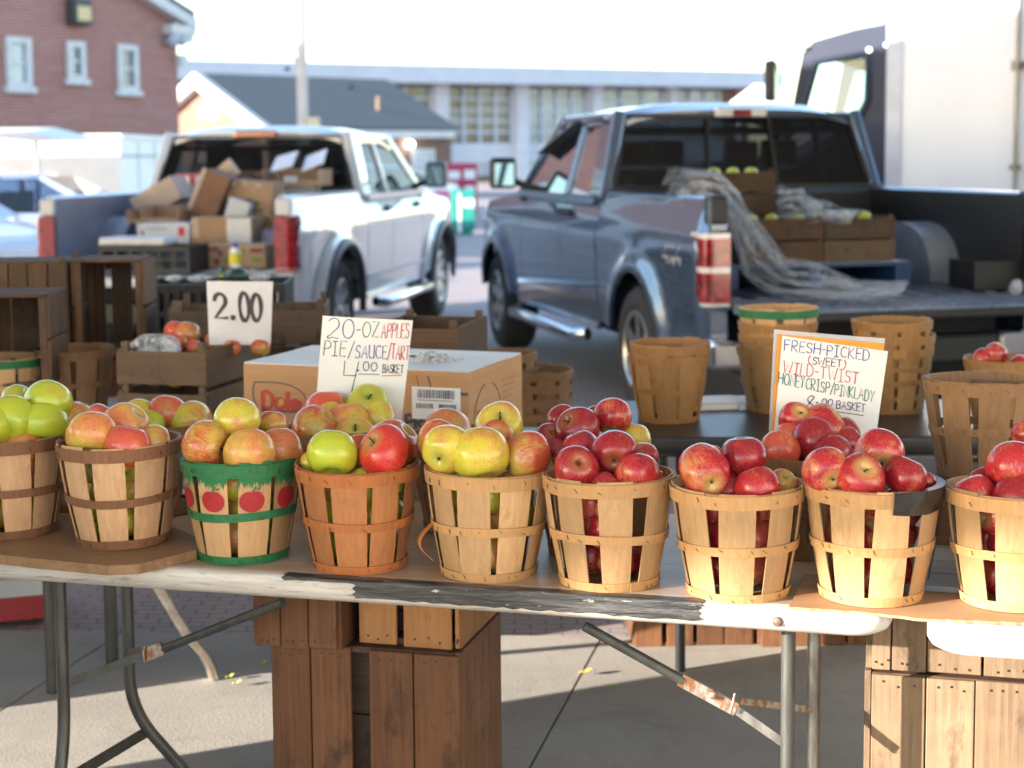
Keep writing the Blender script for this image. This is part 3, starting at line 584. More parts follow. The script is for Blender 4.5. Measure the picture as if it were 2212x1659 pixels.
for src, D in ((FB, FRONT), (BB, BACK)):
    for key, (where, lst) in D.items():
        bt, bp = src[key]
        for (x, y, dia, dy, kind, pose, parts, desc) in lst:
            sd += 1; p = Pd(x, y, bp.y + dy); r = dia / 2 / F * p.y * 1.04; rimz = bp.z + BH
            if p.z - r * .75 < rimz:                               # keep what sits below the rim inside the staves
                lim = rad(max(0, min(BH, p.z - bp.z))) - .006 - (r if p.z < rimz else r * .80); ox, oy = p.x - bp.x, p.y - bp.y; hh = math.hypot(ox, oy)
                if hh > lim: p.x, p.y = bp.x + ox * lim / hh, bp.y + oy * lim / hh
            apple(p, r, kind, AX[pose], f'{desc} apple {where}', 'apples heaped ' + where, sd, parts)
# apples seen through the gaps between the staves
for key, (bt, bp) in FB.items():
    kinds = 'gyyo' if key in ('B1', 'B2', 'B3', 'B4', 'B5') else 'rrdp'
    where = FRONT[key][0]; k = 0
    for z, nn, rr_ in ((.055, 3, .040), (.118, 4, .052), (.172, 3, .054)):
        for i in range(nn):
            a = R(-90) + (i - (nn - 1) / 2) * (1.3 if z < .1 else 1.1) + rnd.uniform(-.2, .3); sd += 1
            if rnd.random() < .1: continue
            r = .042 if kinds[0] == 'r' else .046
            apple(Vector((bp.x + rr_ * math.cos(a), bp.y + rr_ * math.sin(a), bp.z + z)), r * rnd.uniform(.9, 1.0), kinds[sd % 4], (rnd.uniform(-1, 1), rnd.uniform(-1, 1), rnd.uniform(-1, 1)), ('red' if kinds[0] == 'r' else 'green or yellow') + f' apple showing between the staves {where}', 'apples showing through the gaps ' + where, sd)
# ================================================================ handwriting
def arc(cx, cy, rx, ry, a0, a1, n=10): return [(cx + rx * math.cos(R(lerp(a0, a1, i / n))), cy + ry * math.sin(R(lerp(a0, a1, i / n)))) for i in range(n + 1)]
GL = {
 'A': (.66, [[(0, 0), (.34, 1), (.66, 0)], [(.12, .36), (.56, .36)]]), 'B': (.56, [[(0, 0), (0, 1), (.3, 1)] + arc(.3, .76, .22, .24, 90, -90, 8) + [(0, .52), (.3, .52)] + arc(.3, .26, .26, .26, 90, -90, 8) + [(0, 0)]]),
 'C': (.58, [arc(.34, .5, .34, .5, 50, 310, 14)]), 'D': (.6, [[(0, 0), (0, 1), (.2, 1)] + arc(.2, .5, .4, .5, 90, -90, 12) + [(0, 0)]]), 'E': (.5, [[(.5, 1), (0, 1), (0, 0), (.5, 0)], [(0, .52), (.42, .54)]]),
 'F': (.5, [[(.52, 1), (0, 1), (0, 0)], [(0, .54), (.42, .56)]]), 'H': (.6, [[(0, 0), (0, 1)], [(.6, 0), (.6, 1)], [(0, .5), (.6, .5)]]), 'I': (.42, [[(.21, 0), (.21, 1)], [(0, 1), (.42, 1)], [(0, 0), (.42, 0)]]),
 'K': (.55, [[(0, 0), (0, 1)], [(.5, 1), (.02, .45), (.55, 0)]]), 'L': (.46, [[(0, 1), (0, 0), (.46, 0)]]), 'N': (.58, [[(0, 0), (0, 1), (.58, 0), (.58, 1)]]), 'O': (.7, [arc(.35, .5, .35, .5, 100, 460, 20)]),
 'P': (.52, [[(0, 0), (0, 1), (.26, 1)] + arc(.26, .74, .26, .26, 90, -90, 8) + [(0, .48)]]), 'R': (.56, [[(0, 0), (0, 1), (.26, 1)] + arc(.26, .75, .25, .25, 90, -90, 8) + [(.04, .5), (.56, 0)]]),
 'S': (.5, [[(.5, .86)] + arc(.26, .76, .23, .24, 40, 250, 9) + arc(.24, .26, .26, .26, 80, -150, 10)]), 'T': (.6, [[(0, 1), (.6, 1)], [(.3, 1), (.3, 0)]]), 'U': (.56, [[(0, 1), (0, .3)] + arc(.28, .28, .28, .28, 180, 360, 10) + [(.56, 1)], [(.56, .3), (.58, 0)]]),
 'W': (.86, [[(0, 1), (.2, 0), (.43, .7), (.64, 0), (.86, 1)]]), 'X': (.55, [[(0, 0), (.55, 1)], [(0, 1), (.55, 0)]]), 'Y': (.56, [[(0, 1), (.28, .5), (.56, 1)], [(.28, .5), (.2, 0)]]), 'Z': (.56, [[(0, 1), (.56, 1), (0, 0), (.56, 0)]]),
 '0': (.6, [arc(.3, .5, .3, .5, 95, 455, 20)]), '2': (.62, [arc(.28, .7, .3, .3, 150, -40, 10) + [(.06, .08)] + arc(.1, .06, .08, .07, 100, 280, 6) + [(.3, .06), (.62, 0)]]), '4': (.7, [[(0, 1), (.03, .3), (.66, .3)], [(.68, .98), (.52, -.55)]]),
 '8': (.5, [[(.42, .9)] + arc(.27, .74, .22, .26, 60, 250, 9) + [(.44, .3)] + arc(.25, .2, .2, .2, 20, -200, 9) + [(.42, .9)]]), '.': (.1, [arc(.05, .06, .045, .06, 0, 360, 6)]), '-': (.3, [[(0, .5), (.3, .5)]]), '/': (.4, [[(0, -.12), (.4, 1.1)]]),
 '(': (.2, [arc(.3, .5, .28, .68, 125, 235, 8)]), ')': (.2, [arc(-.1, .5, .28, .68, 55, -55, 8)]), '_': (1.0, [[(0, 0), (.5, .03), (1, -.02)]]), ' ': (.3, []),
 'o': (.56, [arc(.28, .3, .27, .29, 90, 450, 16)]), 'l': (.12, [[(.06, 0), (.06, 1)]]), 'e': (.56, [[(.02, .32), (.54, .32)] + arc(.28, .3, .27, .29, 5, 320, 14)]),
 'q': (.66, [[(.66, .32), (0, .32), (.46, 1), (.46, 0)]]), 'z': (.6, [arc(.3, .72, .28, .28, 175, -35, 10) + [(.02, .04), (.62, .04)]]),
 'J': (.4, [[(.4, 1), (.4, .2)] + arc(.2, .2, .2, .2, 0, -180, 8)]), 'M': (.75, [[(0, 0), (0, 1), (.37, .3), (.75, 1), (.75, 0)]]),
 '3': (.5, [arc(.24, .76, .24, .24, 140, -80, 8) + arc(.24, .26, .27, .27, 85, -150, 10)]),
}
def text_mesh(m, s, P, x0, x1, h, w, mi=0, sp=.2, jit=.03, seed=0):
    # P(x, y) maps sign units to space; the line runs from x0 to x1 with letter height h
    rr = random.Random(seed); tot = sum(GL[c][0] + sp for c in s) - sp; k = (x1 - x0) / tot; cx = x0
    for c in s:
        wd, strokes = GL[c]; dj = rr.uniform(-jit, jit) * h; hs = h * (1 + rr.uniform(-jit, jit) * 2); sl = rr.uniform(-.04, .06)
        for st in strokes:
            pts = [(cx + (a + b * sl) * k, b * hs + dj) for a, b in st]; L = []
            for i, p in enumerate(pts):
                a, b = pts[max(i - 1, 0)], pts[min(i + 1, len(pts) - 1)]; tx, ty = b[0] - a[0], b[1] - a[1]; l = math.hypot(tx, ty) or 1; wv = w * (1 + .18 * math.sin(i * .9 + cx * .3)); L.append((p, (-ty / l * wv / 2, tx / l * wv / 2), (tx / l * w / 2, ty / l * w / 2)))
            vs = []; n = len(L)
            for i, (p, nn, tt) in enumerate(L):
                e = -.6 if i == 0 else (.6 if i == n - 1 else 0); q = (p[0] + tt[0] * e, p[1] + tt[1] * e); vs += [P(q[0] + nn[0], q[1] + nn[1]), P(q[0] - nn[0], q[1] - nn[1])]
            m.add(vs, [(2 * i, 2 * i + 1, 2 * i + 3, 2 * i + 2) for i in range(n - 1)], mi)
        cx += (wd + sp) * k
PAPER = mk('white_paper', (.80, .80, .80), (.74, .74, .75), .6, 0, (4, 4, 4), 1.5)
INK = {'b': flat('blue_ink', (.045, .045, .30), .6), 't': flat('teal_ink', (.02, .16, .13), .6), 'r': flat('red_ink', (.50, .04, .09), .6), 'k': flat('dark_ink', (.045, .03, .07), .6), 'p': flat('printed_black', (.06, .042, .05), .6)}
class Sign:
    def __init__(s, tl, tr, bl, d, dbl=None):
        s.tl = Pd(*tl, d); s.ptl = tl; a = Pd(*tr, d); b = Pd(*bl, dbl or d); s.U = a - s.tl; s.V = b - s.tl; s.N = s.V.cross(s.U).normalized()
        if s.N.y > 0: s.N = -s.N
        s.pu = (tr[0] - tl[0], tr[1] - tl[1]); s.pv = (bl[0] - tl[0], bl[1] - tl[1]); s.det = s.pu[0] * s.pv[1] - s.pu[1] * s.pv[0]
    def at(s, x, y, lift=.0009):
        dx, dy = x - s.ptl[0], y - s.ptl[1]; u = (dx * s.pv[1] - dy * s.pv[0]) / s.det; v = (s.pu[0] * dy - s.pu[1] * dx) / s.det
        q = s.tl + s.U * u + s.V * v + s.N * (lift + .007 * (4 * u * (1 - u)) * (1 - .5 * v) + .006 * max(0, u - .8) * 5 * max(0, .3 - v)); return q
    def plate(s, name, poly, mat, th, lift, parent=None, bow=0, **k):
        m = MB(); (ax, ay), (bx_, by), (cx_, cy), (dx, dy) = poly
        def g(a, b, l): return s.at(lerp(lerp(ax, bx_, a), lerp(dx, cx_, a), b), lerp(lerp(ay, by, a), lerp(dy, cy, a), b), l)
        m.slab(lambda a, b: g(a, b, lift), 14, 8, -s.N * th, 0, True); return m.build(name, mat, parent, **k)
    def write(s, name, lines, parent, w=1.95):
        for (txt, x0, y0, x1, y1, h, ink) in lines:
            L = math.hypot(x1 - x0, y1 - y0); ux, uy = (x1 - x0) / L, (y1 - y0) / L; vx, vy = s.pv; l = math.hypot(vx, vy); vx, vy = vx / l, vy / l
            m = MB(); text_mesh(m, txt, lambda a, b: s.at(x0 + a * ux - b * vx, y0 + a * uy - b * vy), 0, L, h, w if txt != '_' else w * .8, 0, .2, .03, len(txt) + int(x0)); m.build(name, INK[ink], parent)
sg = Sign((697, 682), (892, 692), (680, 905), BB['K2'][1].y + .10)
t = thing('price_sign', 'white handwritten card reading 20-OZ apples pie sauce tart 4.00 basket', 'sign', sg.at(780, 860, 0))
def rel(o, t):                                                      # keep a built part in place under its thing
    o.parent = t; o.location = Vector(o.location) - Vector(t.location); return o
class Root: pass
def put(t, f, *a, **k):
    o = f(*a, **k); return o
n0 = len(bpy.data.objects)
def adopt(t, before):
    for o in list(COL.objects):
        if o.name not in before and o is not t and o.parent is None: o.parent = t; o.location = Vector(o.location) - Vector(t.location)
def names(): return set(o.name for o in COL.objects)
bf = names()
sg.plate('card', [(697, 682), (892, 692), (867, 925), (680, 905)], PAPER, .0012, 0)
sg.write('lettering', [('20', 706, 729, 764, 731, 42, 'b'), ('-', 770, 728, 778, 728, 32, 't'), ('OZ', 783, 727, 818, 728, 31, 't'), ('APPLES', 824, 729, 883, 730, 31, 'r'), ('PIE/', 699, 766, 763, 770, 33, 't'), ('SAUCE', 768, 772, 836, 774, 27, 'b'), ('/TART', 838, 774, 883, 777, 31, 'r'),
 ('4', 740, 822, 771, 823, 44, 't'), ('.', 772, 800, 776, 800, 18, 'k'), ('00', 785, 799, 814, 801, 19, 'k'), ('BASKET', 827, 804, 871, 806, 18, 'k'), ('_', 775, 807, 820, 808, 4, 't'), ('_', 826, 811, 868, 810, 4, 'r')], None)
adopt(t, bf)
sg2 = Sign((1690, 725), (1918, 759), (1672, 935), BB['K5'][1].y + .13)
t = thing('price_sign', 'white handwritten card on an orange folder, reading fresh-picked wild-twist 8.00 basket', 'sign', sg2.at(1790, 900, 0))
bf = names()
SLV = NT('clear_sleeve'); SLV.base((.75, .78, .85)); SLV.set(.15, 0, .6); SLV.p.inputs['Alpha'].default_value = .45; SLV = SLV.mat
sg2.plate('plastic_sleeve', [(1674, 713), (1913, 732), (1897, 945), (1662, 945)], SLV, .002, -.010)
sg2.plate('orange_folder', [(1681, 722), (1909, 742), (1892, 940), (1667, 940)], flat('orange_folder', (.75, .30, .03), .5), .002, -.0045)
sg2.plate('card', [(1690, 725), (1918, 759), (1893, 945), (1672, 935)], PAPER, .0012, 0)
sg2.write('lettering', [('FRESH-PICKED', 1694, 756, 1876, 778, 23, 'b'), ('(', 1744, 785, 1751, 785, 16, 'r'), ('SWEET', 1754, 786, 1816, 792, 16, 'k'), (')', 1819, 794, 1826, 795, 16, 'r'), ('WILD-TWIST', 1691, 804, 1852, 829, 26, 'r'), ('HONEYCRISP/PINKLADY', 1681, 827, 1887, 868, 24, 't'),
 ('8', 1740, 884, 1758, 886, 32, 'k'), ('.', 1762, 870, 1766, 870, 14, 'k'), ('00', 1774, 874, 1797, 876, 15, 'k'), ('BASKET', 1806, 881, 1868, 889, 17, 'k'), ('_', 1763, 876, 1798, 883, 4, 'k'), ('_', 1802, 888, 1865, 897, 4, 'k')], None)
adopt(t, bf)
sg3 = Sign((446, 607), (590, 608), (451, 724), 5.28)
t = thing('price_sign', 'white sign reading 2.00 in bold digits, standing in a wooden crate', 'sign', sg3.at(518, 740, 0)); bf = names()
sg3.plate('card', [(446, 607), (590, 608), (585, 745), (452, 745)], mk('laminated_paper', (.72, .71, .76), (.66, .65, .70), .25), .0015, 0)
sg3.write('lettering', [('z', 465, 690, 491, 690, 57, 'p'), ('.', 502, 688, 507, 688, 44, 'p'), ('0', 520, 691, 540, 691, 58, 'p'), ('0', 545, 691, 565, 691, 58, 'p')], None, 8.5)
adopt(t, bf)

# ================================================================ crates, cartons, baskets behind
CR = [wood('crate_wood_' + n, c, d, ax, .7, .6, .8, (.03, .019, .012), .6, .8) for n, c, d, ax in (('brown', (.12, .066, .037), (.055, .03, .018), 'X'), ('brown_upright', (.185, .078, .033), (.06, .026, .013), 'Z'), ('grey', (.16, .105, .068), (.08, .052, .035), 'X'), ('pale_upright', (.23, .155, .095), (.085, .053, .033), 'Z'), ('fresh_upright', (.36, .17, .065), (.25, .11, .04), 'Z'), ('dark_upright', (.125, .068, .038), (.05, .028, .017), 'Z'))]
def crate(label, loc, rz, w, d, h, mat=0, face='top', slats=3, group='wooden crates', gap=.012, pr=None, name='wooden_crate', fw=None, lid=False):
    # open on the side named by face: top, or front (towards -y); long boards along x, or upright when fw is set
    t = thing(name, label, 'crate', loc, rz, group); rr = random.Random(int(abs(loc[0] * 991) + abs(loc[2] * 577))); A = CR[mat]; e = .011; tn = lambda: rr.uniform(.72, 1.18); parts = []
    def panel(nm, ax, pos, n, mt):                                    # n slats filling a side
        m = MB()
        for k in range(n):
            if ax in 'yY':                                            # front or back: slats along x stacked in z, or upright
                if fw: q = w / n; m.bx(k * q + gap * rr.uniform(.1, .9), (k + 1) * q - gap * rr.uniform(.1, .9), pos, pos + e, rr.uniform(0, .004), h - rr.uniform(0, .006), 0, tn())
                else: q = h / n; m.bx(0, w, pos, pos + e, k * q + gap / 2, (k + 1) * q - gap / 2, 0, tn())
            elif ax == 'x': q = h / n; m.bx(pos, pos + e, e + .001, d - e - .001, k * q + gap * .25, (k + 1) * q - gap * .25, 0, tn())
            elif ax == 'z': q = d / n; m.bx(e + .001, w - e - .001, k * q + gap / 2, (k + 1) * q - gap / 2, pos, pos + e, 0, tn())
        return m.build(nm, mt, t, bev=.0015, seg=1)
    if face == 'top':
        panel('side_panel', 'y', 0, slats, A); panel('side_panel', 'y', d - e, slats, A); panel('end_panel', 'x', 0, 2, A); panel('end_panel', 'x', w - e, 2, A); panel('bottom_panel', 'z', .0, 4, A)
        if lid: panel('top_panel', 'z', h - e, 3, A)
    else:
        panel('back_panel', 'y', d - e, slats, A); panel('end_panel', 'x', 0, 2, A); panel('end_panel', 'x', w - e, 2, A); panel('top_panel', 'z', h - e, 3, A); panel('bottom_panel', 'z', 0, 3, A)
    for x in (e, w - e - .024):
        for y in (e, d - e - .024):
            m = MB(); m.bx(x + .001, x + .023, y + .001, y + .023, e + .001, h + (.014 if face == 'top' else -e - .001), 0, tn()); m.build('corner_post', A, t)
    return t
def cr(label, px, py, d, w, dep, h, rz=0, **k):                       # front left top corner seen at a photo point
    p = Pd(px, py, d); return crate(label, (p.x, p.y, p.z - h), rz, w, dep, h, **k)
# under the front table
p = Pd(585, 1400, 3.62); UC = 'crates standing under the white tables'
def upright(label, px, d, zt, wpx, h, dep, cuts, mat, rz, sidem=None, zb=None):
    P0 = Pd(px, 1400, d); k = d / F; t = thing('wooden_crate', label, 'crate', (P0.x, P0.y, zt - h), rz, UC); w = wpx * k; rr = random.Random(px); m = MB()
    for a, b in cuts: m.bx(a * k, b * k, 0, .012, rr.uniform(0, .006), h - rr.uniform(0, .005), 0, rr.uniform(.8, 1.15))
    m.build('front_slats', CR[mat], t, bev=.002, seg=1)
    m = MB()
    for a, b in cuts:
        for zz in (.02, h - .022):
            for q in (.25, .5, .78): m.box(((a + (b - a) * q) * k + rr.uniform(-.004, .004), -.0006, zz + rr.uniform(-.006, .006)), (.0045, .002, .0045))
    m.build('nails', STAP, t)
    m = MB()
    for i in range(3): m.bx(.016, w - .016, .05, .06, .02 + (h - .04) * i / 3 + .002, .02 + (h - .04) * (i + 1) / 3 - .002, 0, rr.uniform(.6, .9))
    m.build('inner_board', CR[0], t)
    s = CR[mat]
    for x in (0, w - .014):
        m = MB()
        for i in range(3): m.bx(x, x + .014, .014 + i * dep / 3, .01 + (i + 1) * dep / 3, 0, h, 0, rr.uniform(.7, 1.0))
        m.build('side_panel', s, t, bev=.0015, seg=1)
    m = MB()
    for i in range(3): m.bx(.016, w - .016, dep - .012, dep, h * i / 3 + .003, h * (i + 1) / 3 - .003, 0, rr.uniform(.7, 1))
    m.build('back_panel', CR[0], t)
    m = MB(); m.bx(.016, w - .016, .014, dep - .014, h - .016, h - .002, 0, .8); m.build('end_board', CR[0], t); m = MB(); m.bx(.016, w - .016, .014, dep - .014, .002, .016, 0, .8); m.build('end_board', CR[0], t)
    return t
upright('dark brown upright crate with a centre gap, lower one under the table', 585, 3.62, .497, 435, .497, .34, ((0, 91), (94, 186), (230, 329), (332, 434)), 1, YAW)
upright('dark worn three slatted crate on the left of the lower crate under the table', 548, 3.58, .70, 200, .205, .30, ((0, 62), (64, 126), (128, 191)), 1, YAW * .8)
upright('fresher orange brown crate wedged under the table, right of the dark worn one', 776, 3.60, .685, 232, .19, .34, ((0, 87), (104, 214), (222, 231)), 4, YAW)
upright('sunlit pale upright crate, lower of the pair under the right table', 1868, 3.36, .498, 470, .498, .36, ((16, 131), (134, 236), (238, 352), (356, 468)), 3, YAW)
upright('pale crate in the table shadow, upper of the pair under the right table', 1870, 3.37, .684, 470, .184, .36, ((14, 54), (57, 130), (133, 247), (252, 360), (364, 468)), 3, YAW)
# far crates on the ground behind, under the black table
for i, (px, wd) in enumerate(((1368, .40), (1640, .38))):
    p = Pz(px, 1398, 0); crate(('left' if i == 0 else 'right') + ' brown slatted crate on the ground under the black table', (p.x, p.y, 0), R(2), wd, .36, .36, 1, 'top', 4, 'crates on the ground under the black table', fw=True)
# crates on the back table
c1 = cr('grey brown apple crate with apples behind its front gap, below the 2.00 sign', 250, 748, 5.12, .31, .42, .27, R(-14), mat=2, slats=2, gap=.03)
cr('brown crate directly behind the 2.00 sign, its top rim above the apples', 362, 660, 5.75, .56, .36, .34, R(4), mat=2, slats=2, gap=.05)
cr('dark brown crate behind the cardboard carton, right of the pie apple sign', 800, 702, 5.05, .285, .40, .30, R(-12), mat=0, slats=2, gap=.02)
cr('open crate on its side, right one of the tall dark pair at left', 150, 562, 5.75, .26, .30, .345, R(4), mat=5, face='front', slats=3, fw=True, gap=.03)
crb = cr('tall dark crate at the left edge seen from its boarded end', -70, 567, 5.72, .345, .30, .345, R(4), mat=5, slats=5, fw=True, gap=.004, lid=True)
cr('dark open crate lowest at the left edge, in front of the tall pair', -90, 638, 5.2, .285, .30, .30, R(4), mat=5, face='front', slats=3, fw=True)
p = Pd(-70, 790, 5.75); crate('dark crate lying under the tall crates at the left edge', (p.x, p.y + .0, .742), R(4), .62, .32, .135, 1, 'top', 2)
for (x, y, dd, k, ds) in ((380, 716, 52, 'p', 'red apple at the back left of the open crate'), (405, 722, 58, 'b', 'yellow red apple in the open crate, largest at the left'), (385, 740, 40, 'p', 'small pink apple at the left rim of the open crate'), (465, 738, 46, 'p', 'red apple just right of the crate corner post'), (502, 752, 40, 's', 'red apple low in the crate below the 2.00 sign'), (562, 752, 42, 's', 'dark red apple at the right end of the crate'), (420, 752, 40, 'p', 'half hidden red apple behind the crate front board')):
    sd += 1; d = 5.42 - (y - 716) * .004; apple(Pd(x, y, d), dd / 2 / F * d, k, (.2, .3, .9), ds, 'apples in the crate under the 2.00 sign', sd)
for (x, k, ds) in ((330, 's', 'red apple seen through the side gap of the grey crate'), (380, 'y', 'yellow apple seen through the side gap of the grey crate')):
    sd += 1; apple(Pd(x, 812, 5.19), .036, k, (.2, .5, .7), ds, 'apples in the crate under the 2.00 sign', sd)
CLR = glass('clear_plastic', (.86, .88, .93), .12, .12)
FILM = NT('plastic_film'); FILM.base((.84, .88, .96)); FILM.set(.12, 0, .9)
n1_ = FILM.noise(FILM.coords((7, 7, 5)), 2, 4, .6, 1.6); n2_ = FILM.noise(FILM.coords((22, 22, 12)), 2, 4, .65, 1.2)
rd_ = FILM.math('SUBTRACT', 1.0, FILM.math('MULTIPLY', FILM.math('ABSOLUTE', FILM.math('SUBTRACT', n1_, .5)), 9.0), None, True); rd2_ = FILM.math('SUBTRACT', 1.0, FILM.math('MULTIPLY', FILM.math('ABSOLUTE', FILM.math('SUBTRACT', n2_, .5)), 8.0), None, True)
FILM.ln(FILM.math('ADD', .13, FILM.math('ADD', FILM.math('MULTIPLY', rd_, .55), FILM.math('MULTIPLY', rd2_, .30)), None, True), FILM.p.inputs['Alpha']); FILM.bump(FILM.math('ADD', n1_, FILM.math('MULTIPLY', n2_, .5)), .9, .05); FILM = FILM.mat
m = MB(); g = Pd(335, 738, 5.22)
def bag(u, v):
    a = u * 2 * math.pi; r = math.sin(v * math.pi * .5) ** .7; q = 1 + .10 * math.sin(a * 5 + v * 4); return g + Vector((.085 * r * q * math.cos(a), .06 * r * q * math.sin(a), -.035 + .055 * (1 - v ** 2) + .006 * math.sin(a * 7)))
m.grid(bag, 28, 10); m.build('plastic_bag', FILM, label='clear plastic bag lying on the apples in the grey crate', cat='bag')
# big produce carton with its printing
zt = 1.05; q0, q1, q2 = Pz(525, 786, zt), Pz(1012, 806, zt), Pz(1118, 765, zt); u = (q1 - q0); bw = u.length; u.normalize(); rz = math.atan2(u.y, u.x); bd = (q2 - q1).length; bh = zt - TZ - .001
KRAFT = mk('kraft_board', (.52, .285, .14), (.46, .245, .115), .7, 0, (2, 2, 30), 1.5, .08); LID = mk('white_board', (.62, .62, .66), (.52, .53, .57), .5, 0, (3, 3, 3), 1.5)
t = thing('produce_carton', 'large cardboard fruit carton with red printed logo and white barcode label', 'carton', (q0.x, q0.y, TZ + .001), rz)
m = MB(); e = .006; m.bx(0, bw, 0, e, 0, bh); m.bx(0, bw, bd - e, bd, 0, bh); m.bx(0, e, e, bd - e, 0, bh); m.bx(bw - e, bw, e, bd - e, 0, bh); m.bx(e, bw - e, e, bd - e, 0, e); m.build('carton_body', KRAFT, t, bev=.002)
m = MB(); m.bx(.002, bw - .002, .002, bd * .30, bh + .0005, bh + .005); m.build('lid_flap', LID, t); m = MB(); m.bx(.002, bw - .002, bd * .72, bd - .002, bh + .0005, bh + .005); m.build('lid_flap', LID, t); m = MB(); m.bx(bw * .70, bw - .003, bd * .301, bd * .719, bh + .001, bh + .004); m.build('lid_flap', LID, t); m = MB(); m.bx(.003, bw * .34, bd * .301, bd * .719, bh + .001, bh + .004); m.build('lid_flap', LID, t)
REDP = flat('red_print', (.52, .07, .045), .7); DKP = flat('dark_print', (.09, .085, .11), .7); YEL = flat('yellow_print', (.62, .35, .06), .7); MUT = flat('olive_print', (.26, .16, .05), .7)
def bpix(x, y): # photo point on the front of the carton, in carton units
    n_ = Vector((-math.sin(rz), math.cos(rz), 0)); o = Vector((0, 0, EYE)); d = ray(x, y); k = (q0 - o).dot(n_) / d.dot(n_); g = o + d * k - q0; return g.dot(u), g.z + bh
FP = lambda a, b: Vector((a, -.0012, b))
def front_text(nm, s, x0, y0, x1, h, w, mat, sp=.2, lift=-.0012):
    a, b = bpix(x0, y0); c, _ = bpix(x1, y0); m = MB(); text_mesh(m, s, lambda q, r: Vector((a + q, lift, b + r)), 0, c - a, h, w, 0, sp, 0); return m.build(nm, mat, t)
front_text('printed_logo', 'Dole', 569, 883, 650, .046, .0125, REDP, .14)
a, b = bpix(614, 872); m = MB(); m.lathe([(0, .0), (.0085, .0)], 14, Matrix.Translation((a - .008, -.0016, b + .004)) @ Matrix.Rotation(R(90), 4, 'X')); m.build('printed_logo', YEL, t)
def line(nm, pts, w, mat):
    m = MB(); L = [bpix(*q) for q in pts]; vs = []
    for i, q in enumerate(L):
        p_, n_ = L[max(i - 1, 0)], L[min(i + 1, len(L) - 1)]; dx, dy = n_[0] - p_[0], n_[1] - p_[1]; l = math.hypot(dx, dy); vs += [FP(q[0] - dy / l * w, q[1] + dx / l * w), FP(q[0] + dy / l * w, q[1] - dx / l * w)]
    m.add(vs, [(2 * i, 2 * i + 1, 2 * i + 3, 2 * i + 2) for i in range(len(L) - 1)]); return m.build(nm, mat, t)
line('printed_outline', [(556, 880), (548, 860), (546, 842), (550, 825), (575, 825), (605, 827), (630, 833), (648, 843), (657, 852), (662, 866)], .0016, DKP); line('printed_outline', [(566, 886), (590, 888), (612, 889), (645, 889)], .003, DKP); line('printed_outline', [(526, 876), (540, 878), (556, 880)], .004, DKP); line('printed_outline', [(900, 812), (904, 830), (906, 840)], .001, DKP); line('printed_outline', [(924, 812), (930, 830), (931, 842)], .002, DKP); line('printed_outline', [(995, 851), (1011, 852)], .004, DKP)
front_text('printed_words', 'PREM', 878, 924, 960, .034, .009, DKP)
a0, b0 = bpix(891, 904); a1, b1 = bpix(995, 839); m = MB(); m.bx(a0, a1, -.0025, -.001, b0, b1); lab = m.build('barcode_label', PAPER, t); rr = random.Random(3); m = MB()
def bars(x0, x1, y0, y1):
    x = x0
    while x < x1:
        w_ = rr.choice((.0011, .0011, .002, .003)); m.bx(x, min(x + w_, x1), -.0032, -.0027, y0, y1); x += w_ + rr.choice((.0012, .0018, .0026))
H_ = b1 - b0; Wd = a1 - a0
bars(a0 + .12 * Wd, a1 - .12 * Wd, b0 + .66 * H_, b0 + .92 * H_); bars(a0 + .09 * Wd, a0 + .45 * Wd, b0 + .34 * H_, b0 + .49 * H_); bars(a0 + .56 * Wd, a0 + .92 * Wd, b0 + .34 * H_, b0 + .49 * H_); m.bx(a0 + .13 * Wd, a0 + .84 * Wd, -.0032, -.0028, b0 + .585 * H_, b0 + .605 * H_); m.build('barcode', DKP, lab)
SP_ = lambda a, b: Vector((bw + .0012, a, b))
m = MB(); text_mesh(m, 'Dole', SP_, .06, .21, .045, .010, 0, .14, 0); 
for v_ in range(len(m.v)): m.v[v_] = (m.v[v_][0], m.v[v_][1], m.v[v_][2] + .155)
m.build('printed_logo', REDP, t)
m = MB(); pts = arc(.135, .17, .10, .095, 100, 430, 24); vs = []
for i, q in enumerate(pts): a = math.atan2(q[1] - .17, q[0] - .135); vs += [SP_(q[0], q[1]), SP_(q[0] + .004 * math.cos(a), q[1] + .004 * math.sin(a))]
m.add(vs, [(2 * i, 2 * i + 1, 2 * i + 3, 2 * i + 2) for i in range(24)]); m.bx(bw + .001, bw + .0015, .06, .19, .128, .134); m.build('printed_outline', DKP, t)
m = MB()
for i in range(4): m.bx(bw + .0008, bw + .0013, .25, .25 + .10 - .012 * i, .255 - .016 * i, .261 - .016 * i)
m.build('printed_words', flat('faded_red_print', (.42, .19, .10), .7), t)
m = MB(); m.lathe([(0, 0), (.02, 0)], 16, Matrix.Translation((bw + .0014, .27, .13)) @ Matrix.Rotation(R(90), 4, 'Y') @ Matrix.Scale(1.9, 4, (1, 0, 0))); m.build('hand_hole', flat('hole_dark', (.03, .02, .02), .9), t)
m = MB(); g = Pz(925, 772, zt + .012)
def crumple(u, v): a = u * 6.283; r = .12 * math.sin(v * 1.57); return g + Vector((r * math.cos(a) * 1.0, r * math.sin(a) * .5, -.03 + .035 * (1 - v) + .010 * math.sin(a * 3 + v * 9) + .007 * math.sin(a * 7 - v * 13)))
m.grid(crumple, 30, 10); m.build('plastic_liner', FILM, label='crumpled clear plastic liner poking out of the fruit carton top', cat='plastic')
